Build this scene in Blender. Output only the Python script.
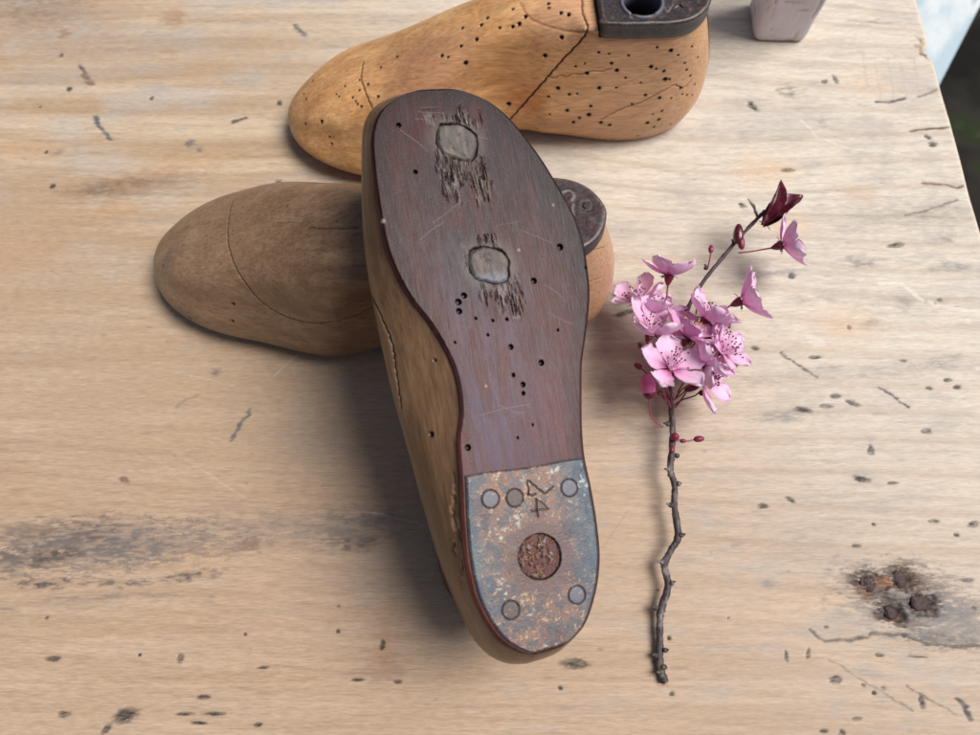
import bpy, math, random
import numpy as np
from mathutils import Matrix, Vector
S = 0.01                                   # everything below is written in centimetres
scene = bpy.context.scene
for o in list(bpy.data.objects): bpy.data.objects.remove(o)

# ------------------------------------------------------------------ camera
F = 769.; DIST = 31.; TH = math.radians(68)
CAM = np.array([0, -DIST*math.cos(TH), DIST*math.sin(TH)])
FW = np.array([0, math.cos(TH), -math.sin(TH)]); UP = np.array([0, math.sin(TH), math.cos(TH)]); RT = np.array([1., 0, 0])
cd = bpy.data.cameras.new('camera'); cam = bpy.data.objects.new('camera', cd); scene.collection.objects.link(cam)
cam.location = Vector(CAM*S); cam.rotation_euler = (math.pi/2-TH, 0, 0)
cd.sensor_width = 36; cd.lens = 36*F/980; cd.clip_start = 0.01; cd.clip_end = 60
cd.dof.use_dof = True; cd.dof.focus_distance = 0.262; cd.dof.aperture_fstop = 15
scene.camera = cam

# ------------------------------------------------------------------ light
SUN_EL = 61; SUN_AZ = 2                    # azimuth from +x towards +y
w = bpy.data.worlds.new('World'); scene.world = w; w.use_nodes = True
nt = w.node_tree; bg = nt.nodes['Background']; sky = nt.nodes.new('ShaderNodeTexSky')
sky.sky_type = 'NISHITA'; sky.sun_disc = False
sky.sun_elevation = math.radians(SUN_EL); sky.sun_rotation = math.radians(90-SUN_AZ)
sky.air_density = 1.0; sky.dust_density = 5.0; sky.ozone_density = 1.2
nt.links.new(sky.outputs[0], bg.inputs[0]); bg.inputs[1].default_value = 0.05
sd = bpy.data.lights.new('sun', 'SUN'); so = bpy.data.objects.new('sun', sd); scene.collection.objects.link(so)
sd.energy = 2.9; sd.angle = math.radians(32); sd.color = (1, .965, .92)
e, a = math.radians(SUN_EL), math.radians(SUN_AZ)
sv = Vector((math.cos(e)*math.cos(a), math.cos(e)*math.sin(a), math.sin(e)))
so.rotation_euler = sv.to_track_quat('Z', 'Y').to_euler()
scene.view_settings.view_transform = 'Standard'; scene.view_settings.look = 'None'
scene.view_settings.exposure = 0.36; scene.view_settings.gamma = 1
scene.render.engine = 'CYCLES'

# ------------------------------------------------------------------ helpers
rng = np.random.default_rng(7)
def P(px, py, z=0.):
    r = FW+RT*(px-490)/F+UP*(367.5-py)/F; return CAM+r*((z-CAM[2])/r[2])
def onplane(p, o, n):
    r = FW+RT*(p[0]-490)/F+UP*(367.5-p[1])/F; return CAM+r*(np.dot(o-CAM, n)/np.dot(r, n))
def proj(Wd):
    d = Wd-CAM; z = d@FW; return 490+F*(d@RT)/z, 367.5-F*(d@UP)/z, z
def sm(a, b, x):
    t = np.clip((x-a)/(b-a), 0, 1); return t*t*(3-2*t)
def _h(i, j, k, s):
    n = (i*374761393+j*668265263+k*2147483647+s*974634777) & 0xffffffff
    n = ((n ^ (n >> 13))*1274126177) & 0xffffffff
    n = ((n ^ (n >> 16))*2246822519) & 0xffffffff
    return ((n ^ (n >> 15)) & 0xffff)/65535.
def vn(x, y, z, s=0):
    x, y, z = np.broadcast_arrays(x, y, z)
    xi = np.floor(x).astype(np.int64); yi = np.floor(y).astype(np.int64); zi = np.floor(z).astype(np.int64)
    fx = x-xi; fy = y-yi; fz = z-zi
    fx = fx*fx*(3-2*fx); fy = fy*fy*(3-2*fy); fz = fz*fz*(3-2*fz); r = 0
    for dz in (0, 1):
        wz = fz if dz else 1-fz
        if np.isscalar(z) or not np.any(wz): continue
        for dy in (0, 1):
            wy = fy if dy else 1-fy
            for dx in (0, 1):
                r = r+wz*wy*(fx if dx else 1-fx)*_h(xi+dx, yi+dy, zi+dz, s)
    return r
def fbm(x, y, z=0., o=4, s=0, g=.5):
    r = 0; a = 1; t = 0
    for i in range(o):
        r = r+a*vn(x*2**i+i*17.3, y*2**i+i*5.1, np.asarray(z)*2**i+i, s+i); t += a; a *= g
    return r/t                                                # 0..1
def lerpc(c, d, t): return c+(np.asarray(d)-c)*np.asarray(t)[..., None]

def mesh(name, V, Fc, mat, parent=None, col=None, smooth=True, mats=None, mi=None):
    V = np.asarray(V, float)*S
    me = bpy.data.meshes.new(name)
    if isinstance(Fc, np.ndarray):
        me.vertices.add(len(V)); me.vertices.foreach_set('co', V.astype(np.float32).ravel())
        n, k = Fc.shape
        me.loops.add(n*k); me.loops.foreach_set('vertex_index', Fc.astype(np.int32).ravel())
        me.polygons.add(n); me.polygons.foreach_set('loop_start', np.arange(0, n*k, k, dtype=np.int32))
    else: me.from_pydata(V.tolist(), [], Fc)
    me.update(calc_edges=True)
    me.polygons.foreach_set('use_smooth', [smooth]*len(me.polygons))
    for m in (mats or [mat]): me.materials.append(m)
    if mi is not None: me.polygons.foreach_set('material_index', mi)
    if col is not None:
        at = me.color_attributes.new('col', 'FLOAT_COLOR', 'POINT')
        c = np.ones((len(V), 4), np.float32); c[:, :3] = col; at.data.foreach_set('color', c.ravel())
    me.update()
    o = bpy.data.objects.new(name, me); scene.collection.objects.link(o)
    if parent: o.parent = parent
    return o
def tag(o, label=None, cat=None, group=None, kind=None):
    for k, v in (('label', label), ('category', cat), ('group', group), ('kind', kind)):
        if v: o[k] = v
    return o
def empty(name, M, label, cat, group=None):
    o = bpy.data.objects.new(name, None); scene.collection.objects.link(o); o.empty_display_size = .01
    M = M.copy(); M.translation = M.translation*S; o.matrix_world = M
    return tag(o, label, cat, group)
def grid_faces(nu, nv, cu=False, cv=False):
    i = np.arange(nu if cu else nu-1)[:, None]; j = np.arange(nv if cv else nv-1)[None, :]
    a = i*nv+j; b = ((i+1) % nu)*nv+j; c = ((i+1) % nu)*nv+(j+1) % nv; d = i*nv+(j+1) % nv
    return np.stack([a, b, c, d], -1).reshape(-1, 4)
def grid_normals(G):
    du = np.gradient(G, axis=0); dv = np.gradient(G, axis=1); n = np.cross(du, dv)
    return n/np.maximum(np.linalg.norm(n, axis=-1, keepdims=True), 1e-9)
def cat(parts):
    V = []; Fs = []; n = 0
    for v, f in parts:
        V.append(v); Fs += [tuple(int(q)+n for q in t) for t in f]; n += len(v)
    return np.concatenate(V), Fs
def catmull(pts, n):
    p = np.asarray(pts, float); p = np.concatenate([[2*p[0]-p[1]], p, [2*p[-1]-p[-2]]]); out = []
    m = len(p)-3
    for t in np.linspace(0, m-1e-6, n):
        i = int(t); f = t-i; a, b, c, d = p[i:i+4]
        out.append(.5*((2*b)+(-a+c)*f+(2*a-5*b+4*c-d)*f*f+(-a+3*b-3*c+d)*f**3))
    return np.array(out)
def tube(pts, rad, n=10, k=8, bump=0, seed=0):
    c = catmull(pts, n) if n else np.asarray(pts, float)
    n = len(c); r = np.interp(np.linspace(0, 1, n), np.linspace(0, 1, len(rad)), rad)
    t = np.gradient(c, axis=0); t /= np.linalg.norm(t, axis=1, keepdims=True)
    u = np.array([0, 0, 1.]) if abs(t[0][2]) < .9 else np.array([1., 0, 0]); V = []
    rr = np.random.default_rng(seed)
    for i in range(n):
        x = np.cross(u, t[i]); x /= np.linalg.norm(x); u = np.cross(t[i], x)
        for j in range(k):
            an = 2*math.pi*j/k; q = r[i]*(1+bump*(rr.random()-.5))
            V.append(c[i]+q*(x*math.cos(an)+u*math.sin(an)))
    Fs = [tuple(f) for f in grid_faces(n, k, False, True)]
    V.append(c[0]); V.append(c[-1])
    for j in range(k):
        Fs.append((n*k, (j+1) % k, j)); Fs.append((n*k+1, (n-1)*k+j, (n-1)*k+(j+1) % k))
    return np.array(V), Fs

# ------------------------------------------------------------------ materials
def mat(name, base=(.5, .5, .5), attr=False, rough=.6, spec=.5, metal=0, grain=None, grain_amt=.2, bump=.2, bdist=.02,
        blot=0, rvar=.12, sub=0, trans=0, coat=0):
    """grain = (sx, sy, sz) noise frequencies per cm along the object's own axes"""
    m = bpy.data.materials.new(name); m.use_nodes = True; t = m.node_tree; b = t.nodes['Principled BSDF']; L = t.links.new
    N = t.nodes.new
    if attr:
        at = N('ShaderNodeAttribute'); at.attribute_name = 'col'; src = at.outputs['Color']
    else:
        rg = N('ShaderNodeRGB'); rg.outputs[0].default_value = (*base, 1); src = rg.outputs[0]
    b.inputs['Roughness'].default_value = rough; b.inputs['Specular IOR Level'].default_value = spec
    b.inputs['Metallic'].default_value = metal
    if coat: b.inputs['Coat Weight'].default_value = coat; b.inputs['Coat Roughness'].default_value = .35
    if grain:
        tc = N('ShaderNodeTexCoord'); mp = N('ShaderNodeMapping'); mp.inputs['Scale'].default_value = tuple(g*100 for g in grain)
        L(tc.outputs['Object'], mp.inputs[0])
        n1 = N('ShaderNodeTexNoise'); n1.inputs['Scale'].default_value = 1; n1.inputs['Detail'].default_value = 6; n1.inputs['Roughness'].default_value = .65
        L(mp.outputs[0], n1.inputs[0])
        mr = N('ShaderNodeMapRange'); mr.inputs[1].default_value = .3; mr.inputs[2].default_value = .7
        mr.inputs[3].default_value = 1-grain_amt; mr.inputs[4].default_value = 1+grain_amt*.8
        L(n1.outputs[0], mr.inputs[0])
        mx = N('ShaderNodeVectorMath'); mx.operation = 'SCALE'; L(src, mx.inputs[0]); L(mr.outputs[0], mx.inputs['Scale']); src = mx.outputs[0]
        n2 = N('ShaderNodeTexNoise'); n2.inputs['Scale'].default_value = 2500; n2.inputs['Detail'].default_value = 3
        L(tc.outputs['Object'], n2.inputs[0])
        ad = N('ShaderNodeMath'); ad.operation = 'MULTIPLY_ADD'; ad.inputs[1].default_value = .5; L(n2.outputs[0], ad.inputs[0]); L(n1.outputs[0], ad.inputs[2])
        bp = N('ShaderNodeBump'); bp.inputs['Strength'].default_value = bump; bp.inputs['Distance'].default_value = bdist*S
        L(ad.outputs[0], bp.inputs['Height']); L(bp.outputs[0], b.inputs['Normal'])
        m2 = N('ShaderNodeMapRange'); m2.inputs[1].default_value = .3; m2.inputs[2].default_value = .7
        m2.inputs[3].default_value = rough-rvar; m2.inputs[4].default_value = rough+rvar; L(n1.outputs[0], m2.inputs[0]); L(m2.outputs[0], b.inputs['Roughness'])
    L(src, b.inputs['Base Color'])
    if sub:
        b.inputs['Subsurface Weight'].default_value = sub; b.inputs['Subsurface Radius'].default_value = (1, .5, .6); b.inputs['Subsurface Scale'].default_value = .0015
    if trans:
        tr = N('ShaderNodeBsdfTranslucent'); L(src, tr.inputs[0]); ms = N('ShaderNodeMixShader'); ms.inputs[0].default_value = trans
        L(b.outputs[0], ms.inputs[1]); L(tr.outputs[0], ms.inputs[2]); L(ms.outputs[0], t.nodes['Material Output'].inputs[0])
    return m
M_table = mat('table_wood', attr=True, rough=.58, spec=.3, grain=(2.2, 17, 17), grain_amt=.2, bump=.5, bdist=.03)
M_body = mat('last_wood', attr=True, rough=.34, spec=.34, grain=(1.2, 11, 11), grain_amt=.3, bump=.28, bdist=.02)
M_sole = mat('stained_sole', attr=True, rough=.33, spec=.16, grain=(1.6, 20, 20), grain_amt=.42, bump=.4, bdist=.02)
M_plate = mat('rusted_iron', attr=True, rough=.5, spec=.5, metal=.15, grain=(16, 16, 16), grain_amt=.38, bump=.35, bdist=.03)
M_dark = mat('dark_iron', attr=True, rough=.42, spec=.5, metal=.1, grain=(8, 8, 8), grain_amt=.35, bump=.5, bdist=.03)
M_head = mat('nail_head_steel', base=(.115, .115, .145), rough=.5, metal=.1, grain=(14, 14, 14), grain_amt=.3, bump=.4)
M_head2 = mat('nail_head_brown', base=(.095, .075, .07), rough=.55, metal=.1, grain=(12, 12, 12), grain_amt=.5, bump=.5)
M_rustn = mat('rusty_nail', base=(.06, .034, .032), rough=.5, metal=.2, grain=(7, 7, 7), grain_amt=.8, bump=.9, bdist=.05)
M_plug = mat('grey_plug_wood', attr=True, rough=.6, grain=(16, 5, 10), grain_amt=.3, bump=.6, bdist=.03)
M_white = mat('weathered_white_paint', attr=True, rough=.7, spec=.3, grain=(6, 6, 1.5), grain_amt=.08, bump=.6, bdist=.04)
M_blue = mat('pale_blue_paint', attr=True, rough=.6, spec=.3, grain=(1, 4, 4), grain_amt=.08, bump=.3)
M_leg = mat('table_leg_wood', base=(.36, .28, .2), rough=.65, grain=(6, 6, .8), grain_amt=.2, bump=.3)
M_bark = mat('twig_bark', attr=True, rough=.5, spec=.5, grain=(9, 9, 9), grain_amt=.5, bump=.8, bdist=.04)
M_petal = mat('petal', attr=True, rough=.5, spec=.25, grain=(6, 6, 6), grain_amt=.05, bump=.15, trans=.38)
M_calyx = mat('calyx_red', base=(.17, .015, .04), rough=.4, grain=(9, 9, 9), grain_amt=.3, bump=.3)
M_stalk = mat('stalk_red', base=(.27, .05, .09), rough=.45)
M_fil = mat('filament', base=(.88, .62, .78), rough=.5, sub=0)
M_ant = mat('anther', base=(.13, .04, .05), rough=.6)
M_antY = mat('anther_yellow', base=(.5, .3, .08), rough=.6)
M_budp = mat('pink_bud', base=(.85, .20, .48), rough=.42, grain=(5, 5, 5), grain_amt=.15, bump=.2)
M_budr = mat('red_bud', base=(.2, .02, .055), rough=.35, grain=(8, 8, 8), grain_amt=.3, bump=.3)
M_leaf = mat('dark_red_leaf', base=(.085, .006, .016), rough=.22, spec=.6, grain=(7, 7, 7), grain_amt=.35, bump=.35)
M_woodcut = mat('fresh_cut_wood', base=(.7, .4, .3), rough=.7)

# ------------------------------------------------------------------ ground and table
def ground():
    m = bpy.data.materials.new('dark_ground'); m.use_nodes = True; t = m.node_tree; b = t.nodes['Principled BSDF']; b.inputs['Roughness'].default_value = .95
    b.inputs['Specular IOR Level'].default_value = .1
    tc = t.nodes.new('ShaderNodeTexCoord'); n = t.nodes.new('ShaderNodeTexNoise'); n.inputs['Scale'].default_value = 9; n.inputs['Detail'].default_value = 6
    r = t.nodes.new('ShaderNodeValToRGB'); t.links.new(tc.outputs['Object'], n.inputs[0]); t.links.new(n.outputs[0], r.inputs[0]); t.links.new(r.outputs[0], b.inputs['Base Color'])
    c = r.color_ramp; c.elements[0].position = .35; c.elements[0].color = (.012, .011, .01, 1); c.elements[1].position = .75; c.elements[1].color = (.13, .12, .11, 1)
    el = c.elements.new(.55); el.color = (.03, .028, .024, 1); el = c.elements.new(.62); el.color = (.024, .034, .014, 1)
    g = 60; xs = np.linspace(-3000, 3000, g); X, Y = np.meshgrid(xs, xs, indexing='ij')
    V = np.stack([X, Y, -75+0*X+1.2*fbm(X*.02, Y*.02)], -1).reshape(-1, 3)
    o = mesh('ground', V, grid_faces(g, g), m); tag(o, 'dark ground below the table', kind='structure')
ground()

XE = 21.45
TX0, TX1, TY0, TY1 = -85., XE, -48., 52.
def axis(lo, a, b, hi, st): return np.concatenate([np.linspace(lo, a, 14)[:-1], np.arange(a, b, st), np.linspace(b, hi, 14) if hi > b+.3 else [hi]])
gx = np.concatenate([np.linspace(TX0, -25.5, 14)[:-1], np.arange(-25.5, XE-.3, .048)])
gx = np.concatenate([gx, XE-.3+.3*np.sin(np.linspace(0, math.pi/2, 9))])
gy = np.concatenate([np.linspace(TY0, -14.5, 14)[:-1], np.arange(-14.5, 21.5, .036), np.linspace(21.5, TY1, 14)])
GX, GY = np.meshgrid(gx, gy, indexing='ij')
GZ = np.zeros_like(GX)
inside = (gx > -26).sum()
# --- colour field of the boards: long streaks along x, paler to the right (bleaching plus painted light falloff), browner to the left and near side
wy = .9*fbm(GX*.05, GY*.12, 1., 3, 3)+.04*GX
st1 = fbm(GX*.05, (GY-wy)*1.1, 0., 5, 11, .6); st2 = fbm(GX*.22, (GY-wy)*5.5, 0., 5, 23, .72)
bl = fbm(GX*.14, GY*.22, 0., 4, 31); bl2 = fbm(GX*.35, GY*.6, 5., 4, 37); fine = fbm(GX*2.2, GY*9, 0., 3, 41)
col = np.empty(GX.shape+(3,)); col[:] = (.43, .31, .20)
col = lerpc(col, (.56, .44, .32), sm(.35, .75, st1)*.9)
col = lerpc(col, (.40, .26, .17), sm(.52, .8, bl)*.45)
bleach_falloff = sm(-6, 16, GX+.55*GY+5*(bl-.5))
col = lerpc(col, (.66, .60, .515), bleach_falloff*.85)
col = lerpc(col, (.46, .43, .40), sm(.50, .78, bl2)*sm(-12, 14, GY)*.5)
nearl = sm(8, -12, GY+.25*GX)
col = lerpc(col, (.43, .30, .21), nearl*.6)
col *= (1+.22*(st2-.5)+.12*(fine-.5))[..., None]
pore = sm(.60, .74, fbm(GX*.9, GY*15., 0., 3, 43, .6)); col *= (1-.13*pore)[..., None]
ringf = (GY+.03*GX)*.75+3.2*fbm(GX*.035+3, GY*.10, 0., 3, 83); rl = np.abs(np.sin(math.pi*ringf))**14; col = lerpc(col, (.36, .24, .15), rl*.28*(.4+fine)); rl2 = np.abs(np.sin(math.pi*(ringf*3.1+.4*st1)))**8; col *= (1-.07*rl2)[..., None]
big = fbm(GX*.09, GY*.16, 0., 4, 87); col = lerpc(col, (.42, .30, .20), sm(.48, .72, big)*sm(12, -14, GX+.5*GY)*.6)
wash = fbm(GX*.5, GY*1.6, 0., 5, 47, .65); col = lerpc(col, (.36, .335, .31), sm(.56, .74, wash)*.35*sm(-26, 4, GX+GY))
for yy, k in ((P(200, 684)[1], .10), (P(200, 707)[1], -.06), (P(500, 366)[1]+.3, -.05)):
    col *= (1+k*np.exp(-((GY-yy-.004*GX-.03*np.sin(GX*.7))/.05)**2))[..., None]
GREY = (.15, .135, .13); BLK = (.03, .025, .022); BRN = (.20, .11, .06); ORG = (.50, .27, .11); WHT = (.80, .76, .70)
warpx = .26*(fbm(GX*1.6, GY*5, 0., 4, 51,.65)-.5)*2; warpy = .14*(fbm(GX*2.2, GY*5, 9., 4, 57,.65)-.5)*2
speck = fbm(GX*3.2, GY*9., 0., 3, 61)
fib = (fbm(GX*2.6, GY*13., 0., 4, 67, .75)-.5)*2.2
def win(x0, x1, y0, y1):
    i0, i1 = np.searchsorted(gx, [x0, x1]); j0, j1 = np.searchsorted(gy, [y0, y1]); return slice(max(i0-1, 0), i1+1), slice(max(j0-1, 0), j1+1)
def blob(px, py, rx, ry, c, amt, rot=0, depth=0, soft=.5, rag=1., spk=0.):
    """stain on the board: pixel centre, pixel radii"""
    p = P(px, py); q = P(px+1, py); r = P(px, py-1); ax = (q[0]-p[0]); ay = (r[1]-p[1])
    rx *= ax; ry *= ay; R = max(rx, ry)*1.6+.3
    w = win(p[0]-R, p[0]+R, p[1]-R, p[1]+R)
    k = rag*min(1.3, (min(rx, ry)*4)+.15)
    X = GX[w]-p[0]+warpx[w]*k; Y = GY[w]-p[1]+warpy[w]*k
    a = math.radians(rot); u = (X*math.cos(a)+Y*math.sin(a))/rx; v = (-X*math.sin(a)+Y*math.cos(a))/ry
    q_ = np.sqrt(u*u+v*v); m = sm(1+soft*.8, 1-soft*.8, q_+.75*fib[w]*min(1.5, rag+.3))*sm(2.1, 1.5, q_)*amt*np.clip(.85+.8*fib[w], .2, 1.2)
    if spk: m = m*(1-spk+spk*sm(.35, .65, speck[w])*1.4)
    m = np.clip(m, 0, 1)
    col[w] = lerpc(col[w], c, m); GZ[w] -= depth*m
def line(pts, wd, c, amt, depth=0, soft=.6, rag=1.):
    q = np.array([P(*p)[:2] for p in pts]); s = .036*wd/2
    w = win(q[:, 0].min()-.6, q[:, 0].max()+.6, q[:, 1].min()-.6, q[:, 1].max()+.6)
    X = GX[w]+warpx[w]*.5*rag; Y = GY[w]+warpy[w]*.5*rag; d = np.full(X.shape, 9.)
    for a, b in zip(q[:-1], q[1:]):
        ab = b-a; t = np.clip(((X-a[0])*ab[0]+(Y-a[1])*ab[1])/(ab@ab), 0, 1)
        d = np.minimum(d, np.hypot(X-a[0]-t*ab[0], Y-a[1]-t*ab[1]))
    m = np.clip(sm(s*(1+soft)+.02, s*(1-soft), d+s*fib[w]*.9)*amt*(.55+.9*speck[w]), 0, 1)
    col[w] = lerpc(col[w], c, m); GZ[w] -= depth*m
# large soft stains
blob(30, 12, 60, 22, GREY, .45, 0, spk=.4); blob(120, 40, 110, 16, (.36, .33, .31), .4, 4, spk=.3); blob(60, 75, 90, 10, (.40, .36, .33), .4, 5)
blob(133, 184, 62, 11, BRN, .62, 10, soft=.8, spk=.3); blob(110, 188, 30, 7, (.12, .08, .05), .4, 10, soft=.8, spk=.5)
blob(180, 165, 50, 9, ORG, .3, 10, soft=.9); blob(100, 212, 60, 8, ORG, .25, 5, soft=.9)
blob(173, 19, 12, 8, (.32, .18, .10), .65); blob(64, 34, 6, 4, BRN, .6)
blob(20, 250, 70, 18, (.46, .28, .17), .35, 3, soft=.9); blob(10, 150, 60, 7, ORG, .3, 6, soft=.9)
blob(112, 546, 122, 24, (.17, .145, .135), .9, 4, soft=.28, rag=1.6, spk=.45)
blob(60, 540, 80, 20, (.14, .12, .11), .5, 3, soft=.5, rag=1.6, spk=.6)
blob(52, 557, 26, 9, (.09, .065, .05), .75, 4, spk=.4); blob(92, 529, 22, 13, (.12, .09, .075), .55, 4, spk=.5); blob(10, 563, 24, 12, (.13, .105, .095), .7, 0, spk=.4); blob(30, 530, 30, 8, (.15, .11, .09), .5)
blob(44, 582, 26, 6, (.09, .075, .068), .9, 3, spk=.7, rag=1.3); blob(120, 583, 34, 4, (.13, .11, .10), .8, 4, spk=.8, rag=1.3); blob(192, 576, 32, 4.5, (.11, .095, .085), .9, 6, spk=.7, rag=1.3); blob(110, 597, 70, 3, GREY, .45, 3, spk=.8)
blob(8, 609, 12, 6, GREY, .5, spk=.6); blob(60, 606, 60, 8, (.3, .23, .18), .35, 3, spk=.6)
blob(352, 530, 34, 17, (.15, .125, .115), .6, 0, spk=.6, rag=1.5); blob(358, 544, 26, 6, (.07, .055, .05), .6, -3, spk=.5); blob(290, 528, 120, 17, (.22, .18, .155), .6, 3, spk=.55, rag=1.4); blob(380, 520, 16, 5, GREY, .6, 20)
blob(370, 580, 34, 26, (.3, .24, .2), .35, 0, spk=.7, soft=.8)
blob(250, 544, 13, 5, (.20, .13, .09), .8, 10); blob(310, 440, 40, 22, (.28, .25, .22), .35, 0, soft=.9, spk=.3); blob(225, 505, 20, 8, (.28, .22, .18), .4, spk=.5)
blob(385, 648, 12, 30, (.34, .15, .08), .38, 0, soft=.8); blob(382, 672, 18, 14, (.22, .15, .12), .4, spk=.6); blob(50, 400, 90, 14, (.40, .28, .2), .35, 3, soft=.9)
line([(232, 440), (240, 425), (251, 410)], 3.4, GREY, .9); line([(176, 408), (184, 401), (197, 396)], 2.5, (.25, .2, .17), .6)
line([(95, 117), (100, 127), (111, 139)], 5, (.12, .12, .12), .95); line([(80, 66), (84, 70)], 5, (.08, .07, .07), .9); line([(84, 74), (91, 84)], 7, (.2, .12, .09), .8)
line([(295, 26), (305, 35)], 6, (.12, .12, .12), .85); line([(234, 122), (246, 118)], 5, (.07, .07, .07), .9); blob(191, 143, 4, 3.5, GREY, .9); blob(200, 150, 3, 2.4, GREY, .8)
blob(216, 373, 6, 4, GREY, .7); blob(125, 480, 5, 2.6, (.1, .05, .03), .9, -20); blob(57, 152, 6, 3, (.25, .2, .17), .6, 30)
for x, y, r in [(69, 89, 3), (40, 107, 1.6), (279, 103, 3), (278, 182, 3), (52, 186, 3), (151, 98, 2), (61, 55, 2), (46, 152, 2), (245, 634, 1.8), (338, 631, 2.3), (560, 688, 2.6), (46, 618, 2), (140, 655, 2), (338, 606, 1.5), (669, 638, 2.4), (672, 694, 2.6), (974, 608, 2.5), (826, 627, 2.2), (904, 636, 2.6), (864, 685, 2), (874, 693, 2.6), (884, 688, 2.2), (874, 524, 2), (933, 595, 2), (849, 327, 2.4), (925, 302, 1.5), (935, 303, 1.6), (658, 590, 1.2), (728, 618, 1.3)]:
    blob(x, y, r, r*.9, BLK, .95, 0, .04, .35, .5)
for x, y, rx, ry, rt in [(382, 645, 2.6, 5, 0), (53, 659, 6, 3, 0), (127, 715, 11, 6, 10), (64, 714, 5, 3, 0), (204, 697, 7, 2, 5), (214, 714, 10, 2, 0), (184, 714, 8, 1.6, 0), (199, 723, 9, 1.6, -5), (263, 668, 5, 1.5, 0), (258, 725, 4, 2, 0), (105, 729, 5, 3, 40), (357, 680, 6, 1.4, 0), (575, 663, 13, 5, 0), (397, 682, 4, 2, 0), (180, 658, 3, 4, 0),
        (871, 450, 3, 5, 0), (862, 479, 8, 3, -8), (893, 483, 6, 1.3, 0), (790, 499, 5, 2, -30), (764, 506, 5, 2.5, 0), (856, 546, 4, 2, 0), (934, 521, 5, 1.5, 0), (957, 535, 3, 1.6, 0), (974, 524, 5, 2.2, 15), (966, 580, 6, 1.6, 0), (786, 656, 1.4, 5, 0), (808, 654, 1.6, 5, -15), (835, 679, 5, 4, 0), (880, 655, 4, 2, 0), (921, 701, 2.6, 7, 0), (856, 719, 4, 1.6, 0), (824, 731, 4, 2, 0), (843, 733, 3, 3, 0), (919, 657, 9, 1.1, -5), (926, 431, 5, 3, 0),
        (896, 245, 7, 2.4, 5), (932, 144, 4, 2.4, 0), (928, 137, 2.6, 3, 40), (825, 81, 3, 2, 0), (835, 79, 2, 4, 20), (753, 106, 3, 5, 30), (957, 387, 4, 2, 0), (928, 388, 3, 2, 0), (947, 380, 4, 1.5, 0), (805, 410, 6, 2.5, 0), (835, 396, 5, 2, 0), (852, 403, 6, 2.5, -20), (798, 409, 4, 2, 0), (826, 406, 6, 1.8, 0), (791, 276, 3.5, 3, 0), (755, 348, 3.5, 2, 0), (815, 357, 6, 1.6, 0), (904, 361, 3, 1.5, 0), (640, 345, 2, 3, 0), (787, 170, 7, 2, 0), (742, 205, 3, 3, 0), (620, 295, 8, 2, 0), (625, 313, 10, 2.2, 15), (702, 333, 3, 2, 0), (940, 300, 2, 2, 0), (735, 365, 4, 2, 0)]:
    blob(x, y, rx*1.12, ry*1.12, (.04, .036, .034), .95, rt, .04, .4, .6)
for x, y, rx, ry, rt, am in [(861, 262, 17, 6, -3, .75), (951, 267, 20, 4.5, 3, .75), (943, 239, 16, 4, 8, .7), (903, 299, 9, 9, 0, .6), (937, 364, 13, 4, -3, .7), (954, 356, 9, 2, 0, .7), (872, 323, 9, 3.5, 0, .6), (799, 301, 13, 5, 0, .5), (826, 296, 10, 4, 0, .45), (830, 368, 14, 3, 0, .6), (779, 417, 22, 5, 3, .75), (736, 545, 8, 4, 5, .5), (770, 584, 7, 5, 0, .6), (682, 560, 9, 4, 10, .5), (869, 672, 16, 4, -5, .6), (882, 501, 9, 2.5, 5, .4), (823, 123, 5, 5, 0, .45), (884, 178, 12, 5, 0, .45), (773, 274, 26, 2.6, 10, .55), (722, 525, 10, 8, 0, .25), (890, 215, 50, 14, 4, .35), (940, 215, 35, 16, 0, .35), (860, 372, 130, 7, 4, .4), (835, 405, 100, 12, 3, .25), (812, 548, 60, 40, 0, .22), (905, 300, 60, 16, 0, .2), (745, 235, 34, 14, 0, .3), (690, 195, 40, 12, 0, .25), (640, 380, 60, 12, 0, .25), (660, 430, 50, 10, 0, .15), (625, 300, 40, 10, 0, .35)]:
    blob(x, y, rx, ry, (.24, .225, .215), am, rt, .01, .75, 1.2, spk=.5)
for x, y, rx, ry, am in [(765, 170, 28, 14, .45), (845, 325, 30, 16, .35), (862, 195, 16, 8, .35), (787, 225, 30, 10, .3), (870, 85, 24, 12, .25), (200, 560, 26, 18, .2), (820, 605, 60, 20, .2)]: blob(x, y, rx, ry, (.62, .38, .20), am, 0, 0, .9)
line([(877, 102), (890, 102), (905, 98)], 3, (.13, .1, .09), .95, .03); line([(910, 131), (930, 129), (950, 127)], 3, (.14, .08, .06), .95, .03); line([(919, 97), (930, 93), (940, 89)], 2.6, (.22, .15, .12), .8, .02)
line([(849, 21), (870, 22), (888, 23)], 2, (.25, .2, .17), .6); line([(860, 24), (880, 19)], 2, (.25, .2, .17), .4)
line([(923, 183), (945, 184), (957, 188), (965, 185)], 3, (.16, .09, .07), .9, .03); line([(905, 215), (936, 207), (958, 199)], 2.2, (.2, .17, .15), .8, .02)
line([(781, 353), (799, 365), (817, 377)], 2.4, (.13, .11, .1), .85, .02); line([(879, 387), (893, 396), (908, 407)], 2.4, (.11, .09, .09), .9, .02)
line([(829, 660), (870, 684), (914, 711)], 1.4, (.16, .13, .11), .6); line([(906, 686), (930, 700), (957, 716)], 1.4, (.16, .13, .11), .7); line([(958, 700), (966, 708), (971, 718)], 4, (.08, .07, .07), .9, .03)
line([(801, 120), (819, 138), (852, 149), (900, 153)], 2, WHT, .35, -.01); line([(880, 283), (903, 284), (923, 301), (950, 308), (980, 313)], 3.5, WHT, .45, -.01)
for k in range(7): line([(806+k*2.4, 334+k*.8), (812+k*2.4, 347-k*.3)], 1.2, WHT, .35)
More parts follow.
